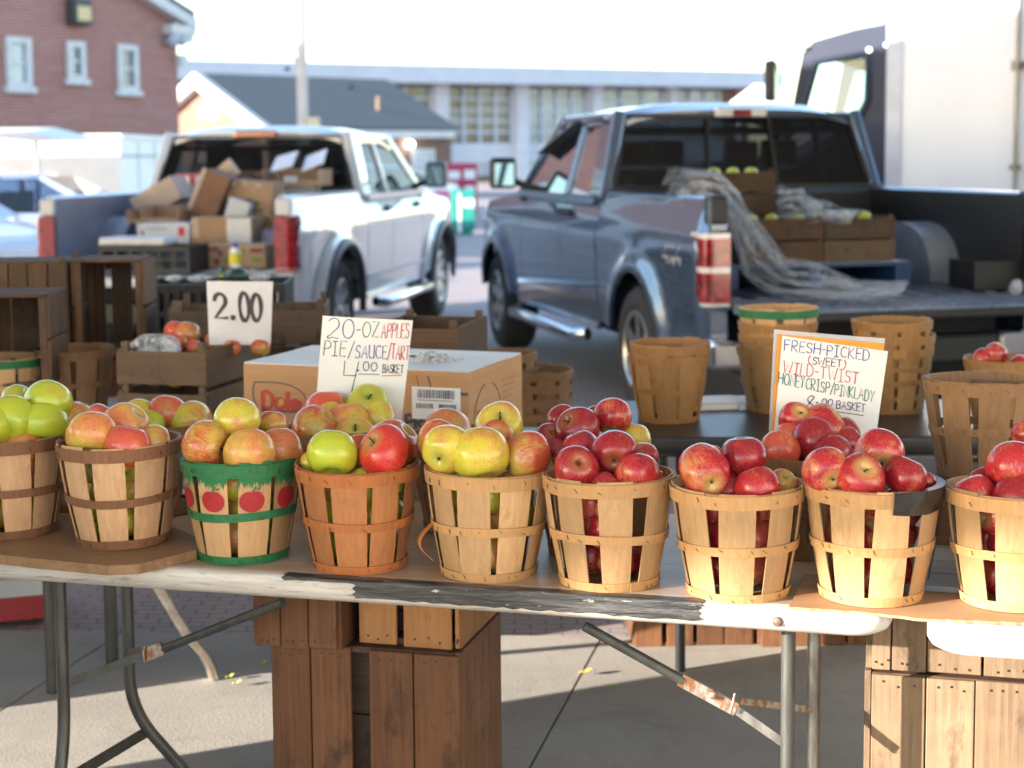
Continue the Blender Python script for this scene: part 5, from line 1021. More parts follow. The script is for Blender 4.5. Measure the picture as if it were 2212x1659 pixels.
FILM2.ln(tl_.outputs[0], m1_.inputs[1]); FILM2.ln(FILM2.p.outputs[0], m1_.inputs[2]); FILM2.ln(al_, m2_.inputs[0]); FILM2.ln(tr_.outputs[0], m2_.inputs[1]); FILM2.ln(m1_.outputs[0], m2_.inputs[2]); FILM2.ln(m2_.outputs[0], FILM2.n['Material Output'].inputs[0]); FILM2 = FILM2.mat
def film(nm, P0, rows, seed, label):                                   # a draped sheet through rows of points (each row a polyline)
    rr = random.Random(seed); rows = [[Pd(q[0], q[1], q[2] - .52) for q in r] for r in rows]; m = MB(); ph = [rr.uniform(0, 6) for _ in range(8)]
    def fn(u, v):
        a = u * (len(rows) - 1); i = min(int(a), len(rows) - 2); f = a - i; f = f * f * (3 - 2 * f); out = []
        for r in (rows[i], rows[i + 1]): b = v * (len(r) - 1); j = min(int(b), len(r) - 2); out.append(r[j].lerp(r[j + 1], b - j))
        q = out[0].lerp(out[1], f); w = .026 * math.sin(v * 24 + u * 5 + ph[0]) + .013 * math.sin(v * 43 - u * 6 + ph[1]) + .010 * math.sin(u * 17 + v * 9 + ph[2])
        return q + Vector((w * .6, -abs(w) * 1.2, w * .8))
    NU, NV = 70, 48; m.grid(fn, NU, NV, 0, True); o = m.build(nm, FILM2, label=label, cat='plastic film')
    for an, vals in (('fold_u', [i / NU for i in range(NU + 1) for j in range(NV + 1)]), ('fold_v', [j / NV for i in range(NU + 1) for j in range(NV + 1)])):
        at = o.data.attributes.new(an, 'FLOAT', 'POINT'); at.data.foreach_set('value', vals)
    return o
film('plastic_film', None, [[(1432, 380, 9.9), (1450, 420, 9.8), (1480, 440, 9.75)], [(1455, 362, 10.0), (1500, 400, 9.8), (1525, 440, 9.7)], [(1530, 366, 10.1), (1560, 410, 9.75), (1575, 470, 9.6)], [(1590, 400, 10.0), (1600, 470, 9.6), (1600, 560, 9.55)], [(1615, 440, 9.9), (1640, 540, 9.55), (1605, 610, 9.45)], [(1680, 560, 9.75), (1700, 600, 9.4), (1660, 640, 9.2)], [(1760, 570, 9.6), (1790, 610, 9.3), (1740, 640, 9.15)], [(1840, 605, 9.4), (1860, 625, 9.25), (1830, 645, 9.1)], [(1950, 615, 9.3), (1955, 625, 9.25), (1930, 640, 9.15)]], 4, 'long clear plastic film draped over the crates down to the pickup bed floor')
film('plastic_film', None, [[(1680, 402, 10.3), (1682, 440, 10.1), (1682, 470, 10.0)], [(1720, 408, 10.3), (1735, 440, 10.1), (1745, 472, 10.0)], [(1760, 440, 10.3), (1770, 460, 10.1), (1780, 474, 10.0)], [(1850, 460, 10.2), (1845, 468, 10.1), (1840, 473, 10.05)]], 9, 'white plastic film lying over the right crate in the pickup bed')
m = MB()
for k in range(4): m.box(inb(gt, .58 + .07 * k, .72, .865 + .03 * (k % 2)), (.05, .09, .10), rot(yg + .2 * k)); 
cb = m
for k in range(4): pass
t = thing('black_crate', 'low black plastic crate at the right inner wall of the grey pickup bed', 'crate', inb(gt, .62, .06, .815), yg)
m = MB(); m.bx(0, .30, 0, .012, 0, .16); m.bx(0, .30, .28, .292, 0, .16); m.bx(0, .012, .013, .279, 0, .16); m.bx(.288, .30, .013, .279, 0, .16); m.bx(.013, .287, .013, .279, 0, .012); m.build('crate_body', black, t)
m = MB(); g = inb(gt, .78, -.12, .80); m.grid(lambda u, v: g + Vector((.035 * math.sin(v * 3.14) * math.cos(u * 6.283) * (1 + .2 * math.sin(u * 19)), .05 * math.sin(v * 3.14) * math.sin(u * 6.283), .005 + .07 * (1 - math.cos(v * 3.14)) / 2 + .01 * math.sin(u * 25))), 20, 10); m.build('plastic_bag', FILM, label='small crumpled clear bag by the right wall of the grey pickup bed', cat='bag')
# ---- load of the white pickup
CB_ = [mk('box_board_tan', (.42, .27, .17), (.35, .215, .13), .75), mk('box_board_pale', (.55, .44, .37), (.47, .37, .31), .75), mk('box_board_brown', (.24, .12, .07), (.17, .085, .05), .75), mk('box_board_white', (.68, .70, .76), (.58, .60, .66), .6), mk('box_board_printed', (.50, .33, .20), (.42, .27, .16), .7)]
CBG = 'cardboard boxes piled in the white pickup bed'
def carton(label, x0, y0, x1, y1, d, mat, ang=0, dep=.30, opened=False, yaw=None, extra=None, lid=None):
    c = Pd((x0 + x1) / 2, (y0 + y1) / 2, d); k = d / F; w, h = (x1 - x0) * k, (y1 - y0) * k; t = thing('cardboard_box', label, 'box', c, yw if yaw is None else yaw, CBG); Ry = rot(R(ang), 'Y'); e = .008; m = MB()
    def bx(a, b, c_, d_, e_, f_, mi=0): m.box(Ry @ Vector(((a + b) / 2, (c_ + d_) / 2, (e_ + f_) / 2)), (b - a, d_ - c_, f_ - e_), Ry, mi)
    if opened: bx(-w / 2, w / 2, 0, e, -h / 2, -h / 2 + h * .35)
    else: bx(-w / 2, w / 2, 0, e, -h / 2, h / 2)
    bx(-w / 2, w / 2, dep - e, dep, -h / 2, h / 2); bx(-w / 2, -w / 2 + e, e, dep - e, -h / 2, h / 2); bx(w / 2 - e, w / 2, e, dep - e, -h / 2, h / 2); bx(-w / 2 + e, w / 2 - e, e, dep - e, -h / 2, -h / 2 + e)
    if not lid and not opened: bx(-w / 2 + e, w / 2 - e, e, dep - e, h / 2 - e, h / 2)
    m.build('box_body', [mat, CB_[2]], t)
    for (a, b, c_, d_, f) in (extra or []):
        m = MB(); m.box(Ry @ Vector((lerp(-w / 2, w / 2, (a + c_) / 2), -.003, lerp(h / 2, -h / 2, (b + d_) / 2))), (abs(c_ - a) * w, .003, abs(d_ - b) * h), Ry); m.build('print', f, t)
    for s in (lid or []):
        m = MB(); m.box(Ry @ Vector((s[0] * w, s[1] * dep, h / 2 + s[2])), (w * s[3], dep * .75, .012), Ry @ rot(R(s[4]), 'Y') @ rot(R(24), 'X')); m.build('flap', CB_[3], t)
    return t
RD = flat('red_label', (.55, .04, .05), .6); GRL = flat('green_print', (.10, .15, .10), .7); PUR = flat('plum_print', (.25, .05, .10), .7); LGR = flat('leaf_print', (.18, .30, .08), .7)
carton('pale pinkish cardboard box tilted at the left of the pile', 282, 402, 388, 455, 12.6, CB_[1], -28, .30)
carton('open tan box showing its brown inside, above the white box with a red dot', 303, 445, 386, 484, 12.2, CB_[0], 0, .3, True)
carton('white flat box with a red dot on its front', 293, 483, 411, 533, 11.95, CB_[3], 0, .32, extra=[(.80, .15, .92, .52, RD), (.09, .3, .13, .6, RD), (.2, .2, .6, .24, GRL)])
carton('dark brown box standing tilted in the middle of the pile', 425, 372, 482, 470, 12.3, CB_[2], 24, .25, extra=[(-.14, 0, .02, 1, CB_[1])])
carton('tall tan box printed with a grey green plant', 490, 392, 588, 474, 12.35, CB_[0], 6, .3, extra=[(.42, .45, .56, .95, GRL), (.3, .5, .7, .62, GRL), (.36, .68, .8, .78, GRL), (.05, .05, .18, .16, CB_[1]), (.3, .02, .42, .12, CB_[1]), (.62, .04, .74, .14, CB_[1])])
carton('pale open tray with two white lids, highest on the white pickup load', 570, 366, 690, 402, 12.9, CB_[4], 0, .4, True, lid=[(-.27, .5, .06, .42, -14), (.30, .5, .07, .42, -20)], extra=[(.36, .4, .6, .8, CB_[3])])
carton('tan box with a pale open flap on its front right', 411, 470, 545, 530, 11.9, CB_[0], 0, .3, extra=[(.60, .02, 1.0, .96, CB_[3]), (0, 0, .12, .75, CB_[1])])
carton('low printed fruit box with plum and green pictures behind the yellow bottle', 424, 529, 576, 578, 11.55, CB_[4], 0, .3, extra=[(.08, .15, .2, .3, PUR), (.22, .1, .3, .28, PUR), (.3, .25, .37, .5, PUR), (.14, .5, .2, .7, LGR), (.36, .6, .44, .8, LGR), (.62, .15, .7, .35, LGR), (.78, .15, .97, .33, PUR), (.8, .55, .95, .75, LGR), (.24, .6, .32, .9, PUR)])
carton('white and red printed papers box at the back of the pile', 376, 376, 440, 432, 13.0, CB_[3], 0, .2, extra=[(0, .0, .9, .06, RD), (.55, .05, .7, .42, RD), (0, .5, .9, .55, LGR)])
carton('pale box behind the high tray, against the rear window', 590, 400, 680, 430, 13.05, CB_[3], 0, .2)
carton('crumpled white paper sack between the brown boxes of the white pickup load', 488, 432, 536, 474, 12.25, CB_[3], 18, .15)
carton('small torn tan box tipped on its corner behind the open tan box', 392, 428, 436, 468, 12.45, CB_[0], -38, .2, True)
carton('tan box lying half hidden at the right end of the load by the tail light', 546, 470, 594, 520, 12.1, CB_[4], -8, .25, True)
carton('pale flattened box leaning on top of the dark tilted box', 470, 350, 508, 392, 12.6, CB_[1], 52, .05)
carton('brown open box on top at the left of the high tray', 520, 372, 570, 402, 12.8, CB_[2], -14, .3, True)
carton('blue grey bundle beside the right tail light on the white pickup bed', 562, 500, 596, 560, 11.9, mk('blue_bundle', (.12, .13, .28), (.25, .22, .33), .6, 0, (9, 9, 9)), 12, .2)
carton('low tan box on the far left of the white pickup load', 270, 455, 312, 482, 12.3, CB_[4], 5, .25, True)
t = thing('plastic_bottle', 'white and yellow plastic bottle with a blue cap on the white pickup tailgate', 'bottle', Pd(509, 577, 11.25)); m = MB(); m.lathe([(0, 0), (.038, 0), (.04, .01), (.04, .11), (.025, .135), (.018, .14)], 18); m.build('bottle_body', PAPER, t); m = MB(); m.lathe([(.0412, .02), (.0412, .10)], 18); m.build('yellow_label', flat('yellow_label', (.72, .60, .03), .5), t); m = MB(); m.lathe([(.02, .138), (.021, .165), (0, .167)], 14); m.build('cap', flat('blue_cap', (.06, .06, .42), .4), t)
def bin_(label, px, py, d, w, dep, h, grp, z=None, yaw=0):
    p = Pd(px, py, d); z0 = p.z - h if z is None else z; t = thing('plastic_crate', label, 'crate', (p.x, p.y, z0), yaw, grp); m = MB(); e = .008; n = 6
    for y in (0, dep - e):
        m.bx(0, w, y, y + e, 0, .03); m.bx(0, w, y - .006, y + e + .006, h - .035, h); m.bx(0, w, y, y + e, h * .48, h * .56)
        for k in range(n + 1): x = lerp(.012, w - .012, k / n); m.bx(x - .012, x + .012, y + .001, y + e - .001, .03, h - .035)
    for x in (0, w - e): m.bx(x, x + e, e, dep - e, 0, h)
    m.bx(e, w - e, e, dep - e, .0, .01); m.build('crate_body', black, t); return t
bin_('low black plastic crate on the white pickup tailgate under a white tray', 214, 532, 11.3, .66, .38, .19, 'black plastic crates by the white pickup', None, yw)
g = Pd(283, 531, 11.3); m = MB(); m.bx(-.24, .24, 0, .3, .003, .055); m.build('white_tray', CB_[3], None, g, yw, .01, label='flat white tray lying on the low black crate on the tailgate', cat='tray')
# black crates behind the wooden ones, stacked on the pavement
for j, (px, w) in enumerate(((306, .295), (459, .305))):
    for i in range(4):
        p = Pd(px, 592, 6.9); bin_(('left' if j == 0 else 'right') + ' stack behind the 2.00 sign, black plastic crate ' + ('on the ground', 'second from the ground', 'third from the ground', 'on top')[i], px, 592, 6.9, w, .40, .268, 'black plastic crates stacked behind the 2.00 sign', -.02 + i * .271, R(2))
for i, (x, w, c) in enumerate(((375, .07, FILM), (430, .09, FILM), (478, .05, None), (515, .11, None), (560, .10, FILM))):
    g = Pd(x, 590, 7.1); gm = flat('cucumber_green', (.025, .09, .035), .3) if i == 2 else flat('dark_green', (.02, .06, .05), .3); m = MB()
    m.lathe([(0, -w / 2), (.028, -w / 2 + .02), (.038, 0), (.028, w / 2 - .02), (0, w / 2)], 14, Matrix.Translation((0, 0, .02)) @ Matrix.Rotation(R(90), 4, 'Y')); m.build('plastic_bag' if c else 'vegetable', c or gm, None, (g.x, g.y, 1.062), .3 * i, label=('crumpled clear bag on the left black crate', 'larger clear bag in the middle of the black crates', 'round green vegetable on the right black crate', 'long dark green vegetable on the right black crate', 'clear bag at the right end of the black crates')[i], cat='bag' if c else 'vegetable').scale = (1.3, 1.1, .5) if c else (1, 1, 1)
# ---- other vehicles
def car(label, loc, yaw, P, L=4.6, W=1.8, roof=1.44, G=None):
    """heading +x local, loft of sections"""
    t = thing('car', label, 'car', loc, yaw); hw = W / 2; AXS = (.88, 3.55); wr = .33
    bz = lambda s: lerp(.72, .93, ss(4.6, 3.2, s)) if s > 3.0 else lerp(.98, .93, ss(0, 2, s))
    nose = lambda s: 1 - .35 * ss(L - .7, L, s) ** 2 - .22 * (1 - ss(0, .5, s)) ** 2
    def low(s):
        z = .24
        for a in AXS:
            d = abs(s - a)
            if d < wr + .06: z = max(z, wr + math.sqrt((wr + .06) ** 2 - d * d))
        return z
    for sg in (-1, 1):
        m = MB()
        def fn(u, v): s = u * L; z = lerp(low(s), bz(s), v); return Vector((s, -sg * (hw * nose(s) - .05 * (1 - math.sin(math.pi * (.25 + .55 * (z - .24) / .7)))), z))
        m.grid(fn, 110, 10, 0, True, sg > 0); m.build('body_side', P, t)
        for a in AXS:
            tw = wheel_parts(t, 0, 0, wr, .20, 1, 7); tw.rotation_euler.z = R(-90) * sg; tw.location = (a, -sg * (hw - .12), 0)
    cp = [(.15, .98), (.75, 1.20), (1.35, roof - .05), (1.9, roof), (2.5, roof - .02), (3.0, 1.22), (3.45, .97)]
    def top(s):
        if s <= cp[0][0] or s >= cp[-1][0]: return bz(s) + .03
        for (a, b), (c, d) in zip(cp, cp[1:]):
            if a <= s <= c: return lerp(b, d, (s - a) / (c - a))
    m = MB(); m.grid(lambda u, v: Vector((lerp(3.4, L, u), hw * nose(lerp(3.4, L, u)) * (2 * v - 1) * .97, bz(lerp(3.4, L, u)) + .05 - .05 * (2 * v - 1) ** 4 - .2 * ss(L - .25, L, lerp(3.4, L, u)) ** 2)), 14, 12, 0, True); m.build('hood', P, t)
    m = MB(); m.grid(lambda u, v: Vector((.0 + .35 * u, hw * nose(.35 * u) * (2 * v - 1) * .97, bz(.2) + .03)), 3, 6, 0, True); m.bx(L - .05, L, -hw * .6, hw * .6, .3, .68); m.bx(0, .05, -hw * .7, hw * .7, .3, .96); m.build('bumper', P, t)
    rw = hw * .72
    m = MB()
    def rf(u, v): s = lerp(1.15, 2.62, u); a = 2 * v - 1; return Vector((s, rw * a, top(s) - .06 * abs(a) ** 4 + .01))
    m.slab(rf, 12, 12, (0, 0, -.03)); m.build('roof', P, t)
    for sg in (-1, 1):
        pil = [(.25, .97, 1.2, roof - .06), (1.95, .95, 1.95, roof - .03), (3.42, .95, 2.6, roof - .06)]
        for a, b, c, d in pil: m = MB(); m.bar((a, -sg * (hw - .08), b), (c, -sg * (rw + .0), d), .06, .08, 0, (0, 1, 0)); m.build('pillar', P, t)
        for a0, a1, c0, c1 in ((.5, 1.9, 1.3, 1.91), (2.0, 3.25, 2.0, 2.55)):
            m = MB(); m.add([(a0, -sg * (hw - .07), .95), (a1, -sg * (hw - .07), .95), (c1, -sg * (rw + .01), roof - .07), (c0, -sg * (rw + .01), roof - .07)], [(0, 1, 2, 3)]); m.build('side_window', G or SIDEG, t)
    m = MB(); m.add([(3.45, hw - .1, .97), (3.45, -hw + .1, .97), (2.62, -rw + .03, roof - .04), (2.62, rw - .03, roof - .04)], [(0, 1, 2, 3)]); m.build('windscreen', G or SIDEG, t)
    m = MB(); m.add([(.18, hw - .1, .97), (.18, -hw + .1, .97), (1.15, -rw + .03, roof - .06), (1.15, rw - .03, roof - .06)], [(0, 1, 2, 3)]); m.build('rear_window', TINT, t)
    m = MB(); m.bx(.2, L - .3, -hw * .72, hw * .72, .25, .80); m.build('chassis', WELL, t)
    for y in (-.4, .4):
        for x in (1.2, 2.0): m = MB(); m.bx(x, x + .14, y - .22, y + .22, .8, 1.2); m.build('seat', DARKIN, t, bev=.04)
    for sg in (-1, 1): m = MB(); m.box((L - .16, sg * hw * .68, .66), (.22, .26, .13)); m.build('headlight', CLENS, t, bev=.03)
    return t
BLUEW_P = paint('pale_blue_white_paint', (.62, .66, .76), .25)
g = Pz(120, 700, 0); car('white car at the left edge, its hood and headlight beside the white pickup tail', Vector((-8.95, 19.3, -.02)), R(-30), paint('car_white', (.55, .57, .62), .25))
car('silver blue car with a rounded roof, parked behind the white car at the left', Vector((-8.65, 21.6, -.02)), 0, paint('silver_blue', (.24, .31, .47), .25), G=glass('dark_blue_glass', (.22, .30, .45), .03))
car('white car parked far off between the two pickups', Vector((-1.35, 38, -.02)), R(190), paint('far_white', (.75, .75, .74), .3))
# box truck: blue cab heading left behind the grey pickup
bt = thing('box_truck', 'white box truck with a blue grey cab behind the grey pickup', 'truck', (0, 0, 0))
BX = 15.0; o_ = Pd(1912, 400, BX); hd = Vector((-.93, .37, 0)).normalized(); bt.location = (o_.x, o_.y, -.02); bt.rotation_euler.z = math.atan2(-hd.y, -hd.x)   # local -x is forward
BOXW = mk('white_box_panel', (.86, .85, .86), (.80, .80, .82), .35, 0, (1, 1, 1), 1.5); CABP = paint('cab_blue_grey', (.010, .020, .055), .5, .0, coat=.05)
m = MB(); m.bx(0, 6.2, 0, 2.4, 1.0, 4.1); m.build('cargo_box', BOXW, bt, bev=.01)
m = MB(); m.bx(-.002, .14, -.012, .05, .99, 4.105); m.bx(.145, 6.2, -.008, .0, .99, 1.12); m.build('corner_trim', mk('aluminium_trim', (.55, .58, .66), (.48, .5, .58), .4, .3), bt)
m = MB(); 
m.tube([(1.15, -.04, 1.1), (1.15, -.04, 4.05)], .02, 10); m.bx(1.10, 1.20, -.05, -.002, 2.33, 2.42); m.tube([(1.15, -.06, 2.38), (1.9, -.06, 2.41)], .025, 8); m.bx(1.10, 1.20, -.05, -.002, 1.45, 1.5); m.build('door_latch', steel, bt); m = MB(); m.bx(1.20, 2.4, -.006, -.001, 1.1, 4.0); m.build('side_door', BOXW, bt)
for x in (1.3, 4.9): wheel_parts(bt, 0, 0, .45, .28, 1, 6).location = (x, .1, 0)
m = MB(); cw = 1.25
cabp = [(-.03, .55), (-.03, 2.80), (-.30, 2.76), (-.70, 2.66), (-.80, 2.55), (-.97, 1.62), (-1.9, 1.5), (-2.2, 1.2), (-2.2, .55)]
wn = [(-.26, 1.95), (-.19, 2.10), (-.19, 2.52), (-.66, 2.46), (-.86, 1.72), (-.40, 1.82)]
def side_with_hole(y):
    # frame of the cab side around the window
    m.add([(a, y, b) for a, b in cabp] + [(a, y, b) for a, b in wn], [(0, 1, 11, 10, 9), (1, 2, 11), (2, 3, 12, 11), (3, 4, 12), (4, 5, 13, 12), (5, 6, 7, 8, 0, 9, 14, 13)], 0)
side_with_hole(.10); side_with_hole(2.2); n = len(cabp); m.add([(a, .10, b) for a, b in cabp] + [(a, 2.2, b) for a, b in cabp], [(i, i + 1, n + i + 1, n + i) for i in range(n - 1) if i not in (4,)], 0)
m.build('cab', CABP, bt)
PCG = glass('pale_cab_glass', (.50, .80, .88), .06)
for y_ in (.102, 2.198): m = MB(); m.add([(a, y_, b) for a, b in wn], [tuple(range(6))]); m.build('cab_window', PCG, bt)
m = MB(); L = wn + [wn[0]]; m.tube([(a, .095, b) for a, b in L], .035, 8); m.build('window_frame', CABP, bt)
MG = emit('marker_glint', (1, .95, .9), 1.2)  # glowing beads stand in for sun glints on the truck
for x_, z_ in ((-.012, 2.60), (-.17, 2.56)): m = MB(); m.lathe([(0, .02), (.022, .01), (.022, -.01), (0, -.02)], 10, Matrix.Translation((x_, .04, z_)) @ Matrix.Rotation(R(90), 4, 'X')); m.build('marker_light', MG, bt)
m = MB(); m.bx(-1.10, -.99, -.2, -.08, 2.10, 2.48); mi_ = m.build('mirror', black, bt, bev=.03); m = MB(); m.tube([(-.72, .1, 2.6), (-1.04, -.1, 2.58), (-1.04, -.14, 2.4)], .012, 6); m.build('mirror_arm', black, mi_)
m = MB(); m.bx(-.989, -.985, -.19, -.09, 2.12, 2.44); m.build('mirror_glass', flat('pale_mirror', (.5, .52, .5), .1, .6), mi_)
m = MB(); m.bx(-.08, -.002, .3, 2.1, .9, 3.0); m.build('cab_gap', WELL, bt)
# ================================================================ buildings and street behind
def brick(name, c1, c2, mort, sc=1.0):
    x = NT(name); x.set(.85, 0, .2); tc = x.new('TexCoord'); sp = x.new('SeparateXYZ'); x.ln(tc.outputs['Object'], sp.inputs[0]); cx = x.new('CombineXYZ'); x.ln(x.math('ADD', sp.outputs[0], sp.outputs[1]), cx.inputs[0]); x.ln(sp.outputs[2], cx.inputs[1])
    b = x.new('TexBrick'); x.ln(cx.outputs[0], b.inputs['Vector']); b.inputs['Scale'].default_value = 1 / sc; b.inputs['Brick Width'].default_value = .23; b.inputs['Row Height'].default_value = .08; b.inputs['Mortar Size'].default_value = .012
    b.inputs['Color1'].default_value = (*c1, 1); b.inputs['Color2'].default_value = (*c2, 1); b.inputs['Mortar'].default_value = (*mort, 1)
    n = x.noise(x.coords((.6, .6, 3), False), 1.5, 5, .65); x.base(x.mix(x.math('MULTIPLY', x.ramp(n, .4, .7), .45), b.outputs[0], tuple(q * .72 for q in c1))); return x.mat
BRK = brick('red_brick', (.38, .14, .105), (.29, .105, .09), (.44, .34, .32)); BRK2 = brick('pinkish_brick', (.20, .115, .085), (.165, .09, .07), (.24, .18, .15))
TRIMW = mk('white_trim', (.60, .60, .60), (.50, .50, .50), .5); GLZ = NT('window_pane'); GLZ.base((.10, .13, .17)); GLZ.set(.06, 0, .8); GLZ = GLZ.mat
GLZB = NT('pale_pane'); GLZB.base((.36, .44, .50)); GLZB.set(.1, 0, .8); GLZB = GLZB.mat
class Face:
    def __init__(s, p0, rz): s.p = Vector(p0); s.rz = rz; s.u = Vector((math.cos(rz), math.sin(rz), 0)); s.n = Vector((-math.sin(rz), math.cos(rz), 0))
    def px(s, x, y):
        o = Vector((0, 0, EYE)); d = ray(x, y); k = (s.p - o).dot(s.n) / d.dot(s.n); g = o + d * k - s.p; return g.dot(s.u), g.z + s.p.z
def window(t, a0, z0, a1, z1, fw=.10, pane=GLZ, sill=True, cols=1, rows=2, proud=.06, bar=.035):
    m = MB(); m.bx(a0, a0 + fw, -proud, .0, z0, z1); m.bx(a1 - fw, a1, -proud, .0, z0, z1); m.bx(a0 + fw, a1 - fw, -proud, .0, z1 - fw, z1); m.bx(a0 + fw, a1 - fw, -proud, 0, z0, z0 + fw * .7)
    for k in range(1, cols): x = lerp(a0 + fw, a1 - fw, k / cols); m.bx(x - bar / 2, x + bar / 2, -.035, -.012, z0 + fw * .7, z1 - fw)
    for k in range(1, rows): z = lerp(z0 + fw * .7, z1 - fw, k / rows); m.bx(a0 + fw, a1 - fw, -.04, -.010, z - bar / 2, z + bar / 2)
    w = m.build('window', TRIMW, t)
    m = MB(); m.bx(a0 + fw, a1 - fw, -.009, -.004, z0 + fw * .7, z1 - fw); m.build('pane', pane, w)
    if sill: m = MB(); m.bx(a0 - .08, a1 + .08, -.14, -.001, z0 - .13, z0 - .002); m.build('sill', TRIMW, w)
    return w
# brick house at the left
fc = Face(((395 - PPX) / F * 40, 40, 0), R(55)); t = thing('brick_house', 'red brick building with white framed windows and a white gable edge at the left', 'building', fc.p, fc.rz)
r0, r1 = fc.px(335, 0), fc.px(415, 50); sl = (r0[1] - r1[1]) / (r1[0] - r0[0]); rg = -7.5; ez = r1[1] + sl * (r1[0] - 0)
m = MB(); m.prism([(-15, 0), (0, 0), (0, ez - .1), (rg, ez - .1 - sl * rg), (-15, ez - .1)], 9); m.build('wall', BRK, t)
m = MB(); 
for (a, b) in ((.34, rg), (-15.75, rg)):
    za = ez - sl * a if a > rg else ez - sl * (2 * rg - a); zb = ez - sl * rg; p0, p1 = Vector((a, 4.3, za + .2)), Vector((b, 4.3, zb + .2)); m.bar(p0, p1, .12, 10.2, 0, (0, 1, 0)) if False else m.add([(a, -.30, za + .03), (b, -.30, zb + .03), (b, 9.5, zb + .03), (a, 9.5, za + .03), (a, -.30, za + .18), (b, -.30, zb + .18), (b, 9.5, zb + .18), (a, 9.5, za + .18)], [(0, 1, 2, 3), (4, 5, 6, 7), (0, 1, 5, 4), (2, 3, 7, 6), (0, 3, 7, 4)])
m.build('roof', mk('dark_shingle', (.06, .065, .075), (.045, .048, .055), .8), t)
m = MB(); a, b = .37, rg; za, zb = ez - sl * a, ez - sl * b; m.add([(a, -.34, za - .24), (b, -.34, zb - .24), (b, -.34, zb + .02), (a, -.34, za + .02), (a, -.001, za - .24), (b, -.001, zb - .24), (b, -.001, zb + .02), (a, -.001, za + .02)], [(0, 1, 2, 3), (4, 5, 6, 7), (0, 1, 5, 4), (2, 3, 7, 6), (0, 3, 7, 4), (1, 2, 6, 5)]); m.bx(-.45, .36, -.32, -.002, ez - .52, ez - .30); m.bx(-.28, .30, -.28, -.003, ez - .72, ez - .522); m.build('cornice', TRIMW, t)
for x0, y0, x1, y1, pn in ((8, 78, 66, 189, GLZB), (140, 88, 182, 172, GLZ), (249, 95, 296, 196, GLZ)):
    a0, z1 = fc.px(x0, y0); a1, z0 = fc.px(x1, y1); window(t, a0, z0, a1, z1, .14, pn, True, 1, 2, .10, .07)
a, z = fc.px(160, 27); m = MB(); m.bx(a - .26, a + .26, -.35, -.003, z - .3, z + .3); f_ = m.build('floodlight', flat('dark_lamp_body', (.05, .055, .06), .5), t, bev=.05); m = MB(); m.bx(a - .19, a + .19, -.36, -.351, z - .2, z + .12); m.build('lens', flat('amber_lens', (.55, .42, .20), .3), f_)
for x in (358, 377):
    a, z = fc.px(x, 88); m = MB(); m.lathe([(0, -.16), (.1, -.12), (.14, 0), (.1, .12), (0, .16)], 14, Matrix.Translation((a, -.25, z))); m.bx(a - .03, a + .03, -.13, -.003, z - .03, z + .03); m.build('wall_lamp', flat('grey_lamp', (.40, .42, .48), .4), t)
a, z = fc.px(387, 131); m = MB(); m.bx(a - .12, a + .12, -.2, -.004, z - .14, z + .14); m.build('alarm_box', TRIMW, t)
# white enclosure and canopy
t = thing('storage_shed', 'low white flat topped storage shed before the brick building, one side sunlit', 'shed', (-6.0, 25, 0)); SHW = mk('white_sheet_cladding', (.80, .79, .76), (.75, .74, .71), .6, rand=False)
m = MB(); m.bx(-5.2, 0, 0, 4.7, 0, 1.90); m.build('wall', SHW, t); m = MB(); m.bx(-5.25, .04, -.04, 4.75, 1.902, 1.97); m.build('roof', SHW, t)
m = MB(); [m.bx(.001, .012, y, y + .03, .02, 1.86) for y in (1.2, 2.4, 3.6)]; m.bx(.001, .02, .05, 4.65, 1.62, 1.66); m.build('panel_joints', mk('grey_joint', (.45, .46, .50), None, .6), t)
t = thing('canopy', 'white market canopy roof on a thin pole at the far left', 'canopy', (-6.9, 22, 0)); m = MB()
for y in (0,): m.add([(-2.5, 0, 1.97), (.28, 0, 1.97), (.85, .3, 1.84), (-2.5, .0, 1.80), (-2.5, 2.2, 2.06), (.15, 2.2, 2.06), (.85, 2.4, 1.86), (-2.5, 2.4, 1.82)], [(0, 1, 5, 4), (1, 2, 6, 5), (0, 3, 2, 1), (4, 5, 6, 7), (3, 7, 6, 2)])
m.build('roof', SHW, t); m = MB(); m.tube([(.35, .5, 0), (.35, .5, 1.9)], .035, 8); m.build('pole', flat('pale_pole', (.50, .46, .42), .6), t); m = MB(); m.tube([(-2.2, .5, 0), (-2.2, .5, 1.9)], .035, 8); m.build('pole', flat('pale_pole', (.50, .46, .42), .6), t)
# gabled building with a slate roof
G0 = Vector(((435 - PPX) / F * 60, 60, 4.6)); t = thing('gabled_building', 'brick building with a white edged gable, half round window and grey slate roof', 'building', (G0.x, G0.y, 0), R(45))
LNG, HW, ZR, ZE = 9.2, 4.17, 4.6, 2.58          # local x along the ridge, -y towards the picture right
m = MB(); M_ = Matrix.Rotation(R(90), 4, 'Z'); m.prism([(-HW + .3, 0), (HW - .3, 0), (HW - .3, ZE + .05), (0, ZR - .12), (-HW + .3, ZE + .05)], -LNG + .4, M_ @ Matrix.Translation((0, -.3, 0))); m.build('wall', BRK2, t)
SLT = mk('slate_roof', (.115, .118, .122), (.085, .088, .094), .75, 0, (2, 6, 6), 2); m = MB()
for sg in (-1, 1): m.add([(-.1, 0, ZR), (LNG, 0, ZR), (LNG, sg * HW, ZE), (-.1, sg * HW, ZE), (-.1, 0, ZR + .1), (LNG, 0, ZR + .1), (LNG, sg * (HW + .05), ZE + .08), (-.1, sg * (HW + .05), ZE + .08)], [(0, 1, 2, 3), (4, 5, 6, 7), (2, 3, 7, 6), (0, 3, 7, 4), (1, 2, 6, 5)])
rf = m.build('roof', SLT, t); m = MB()
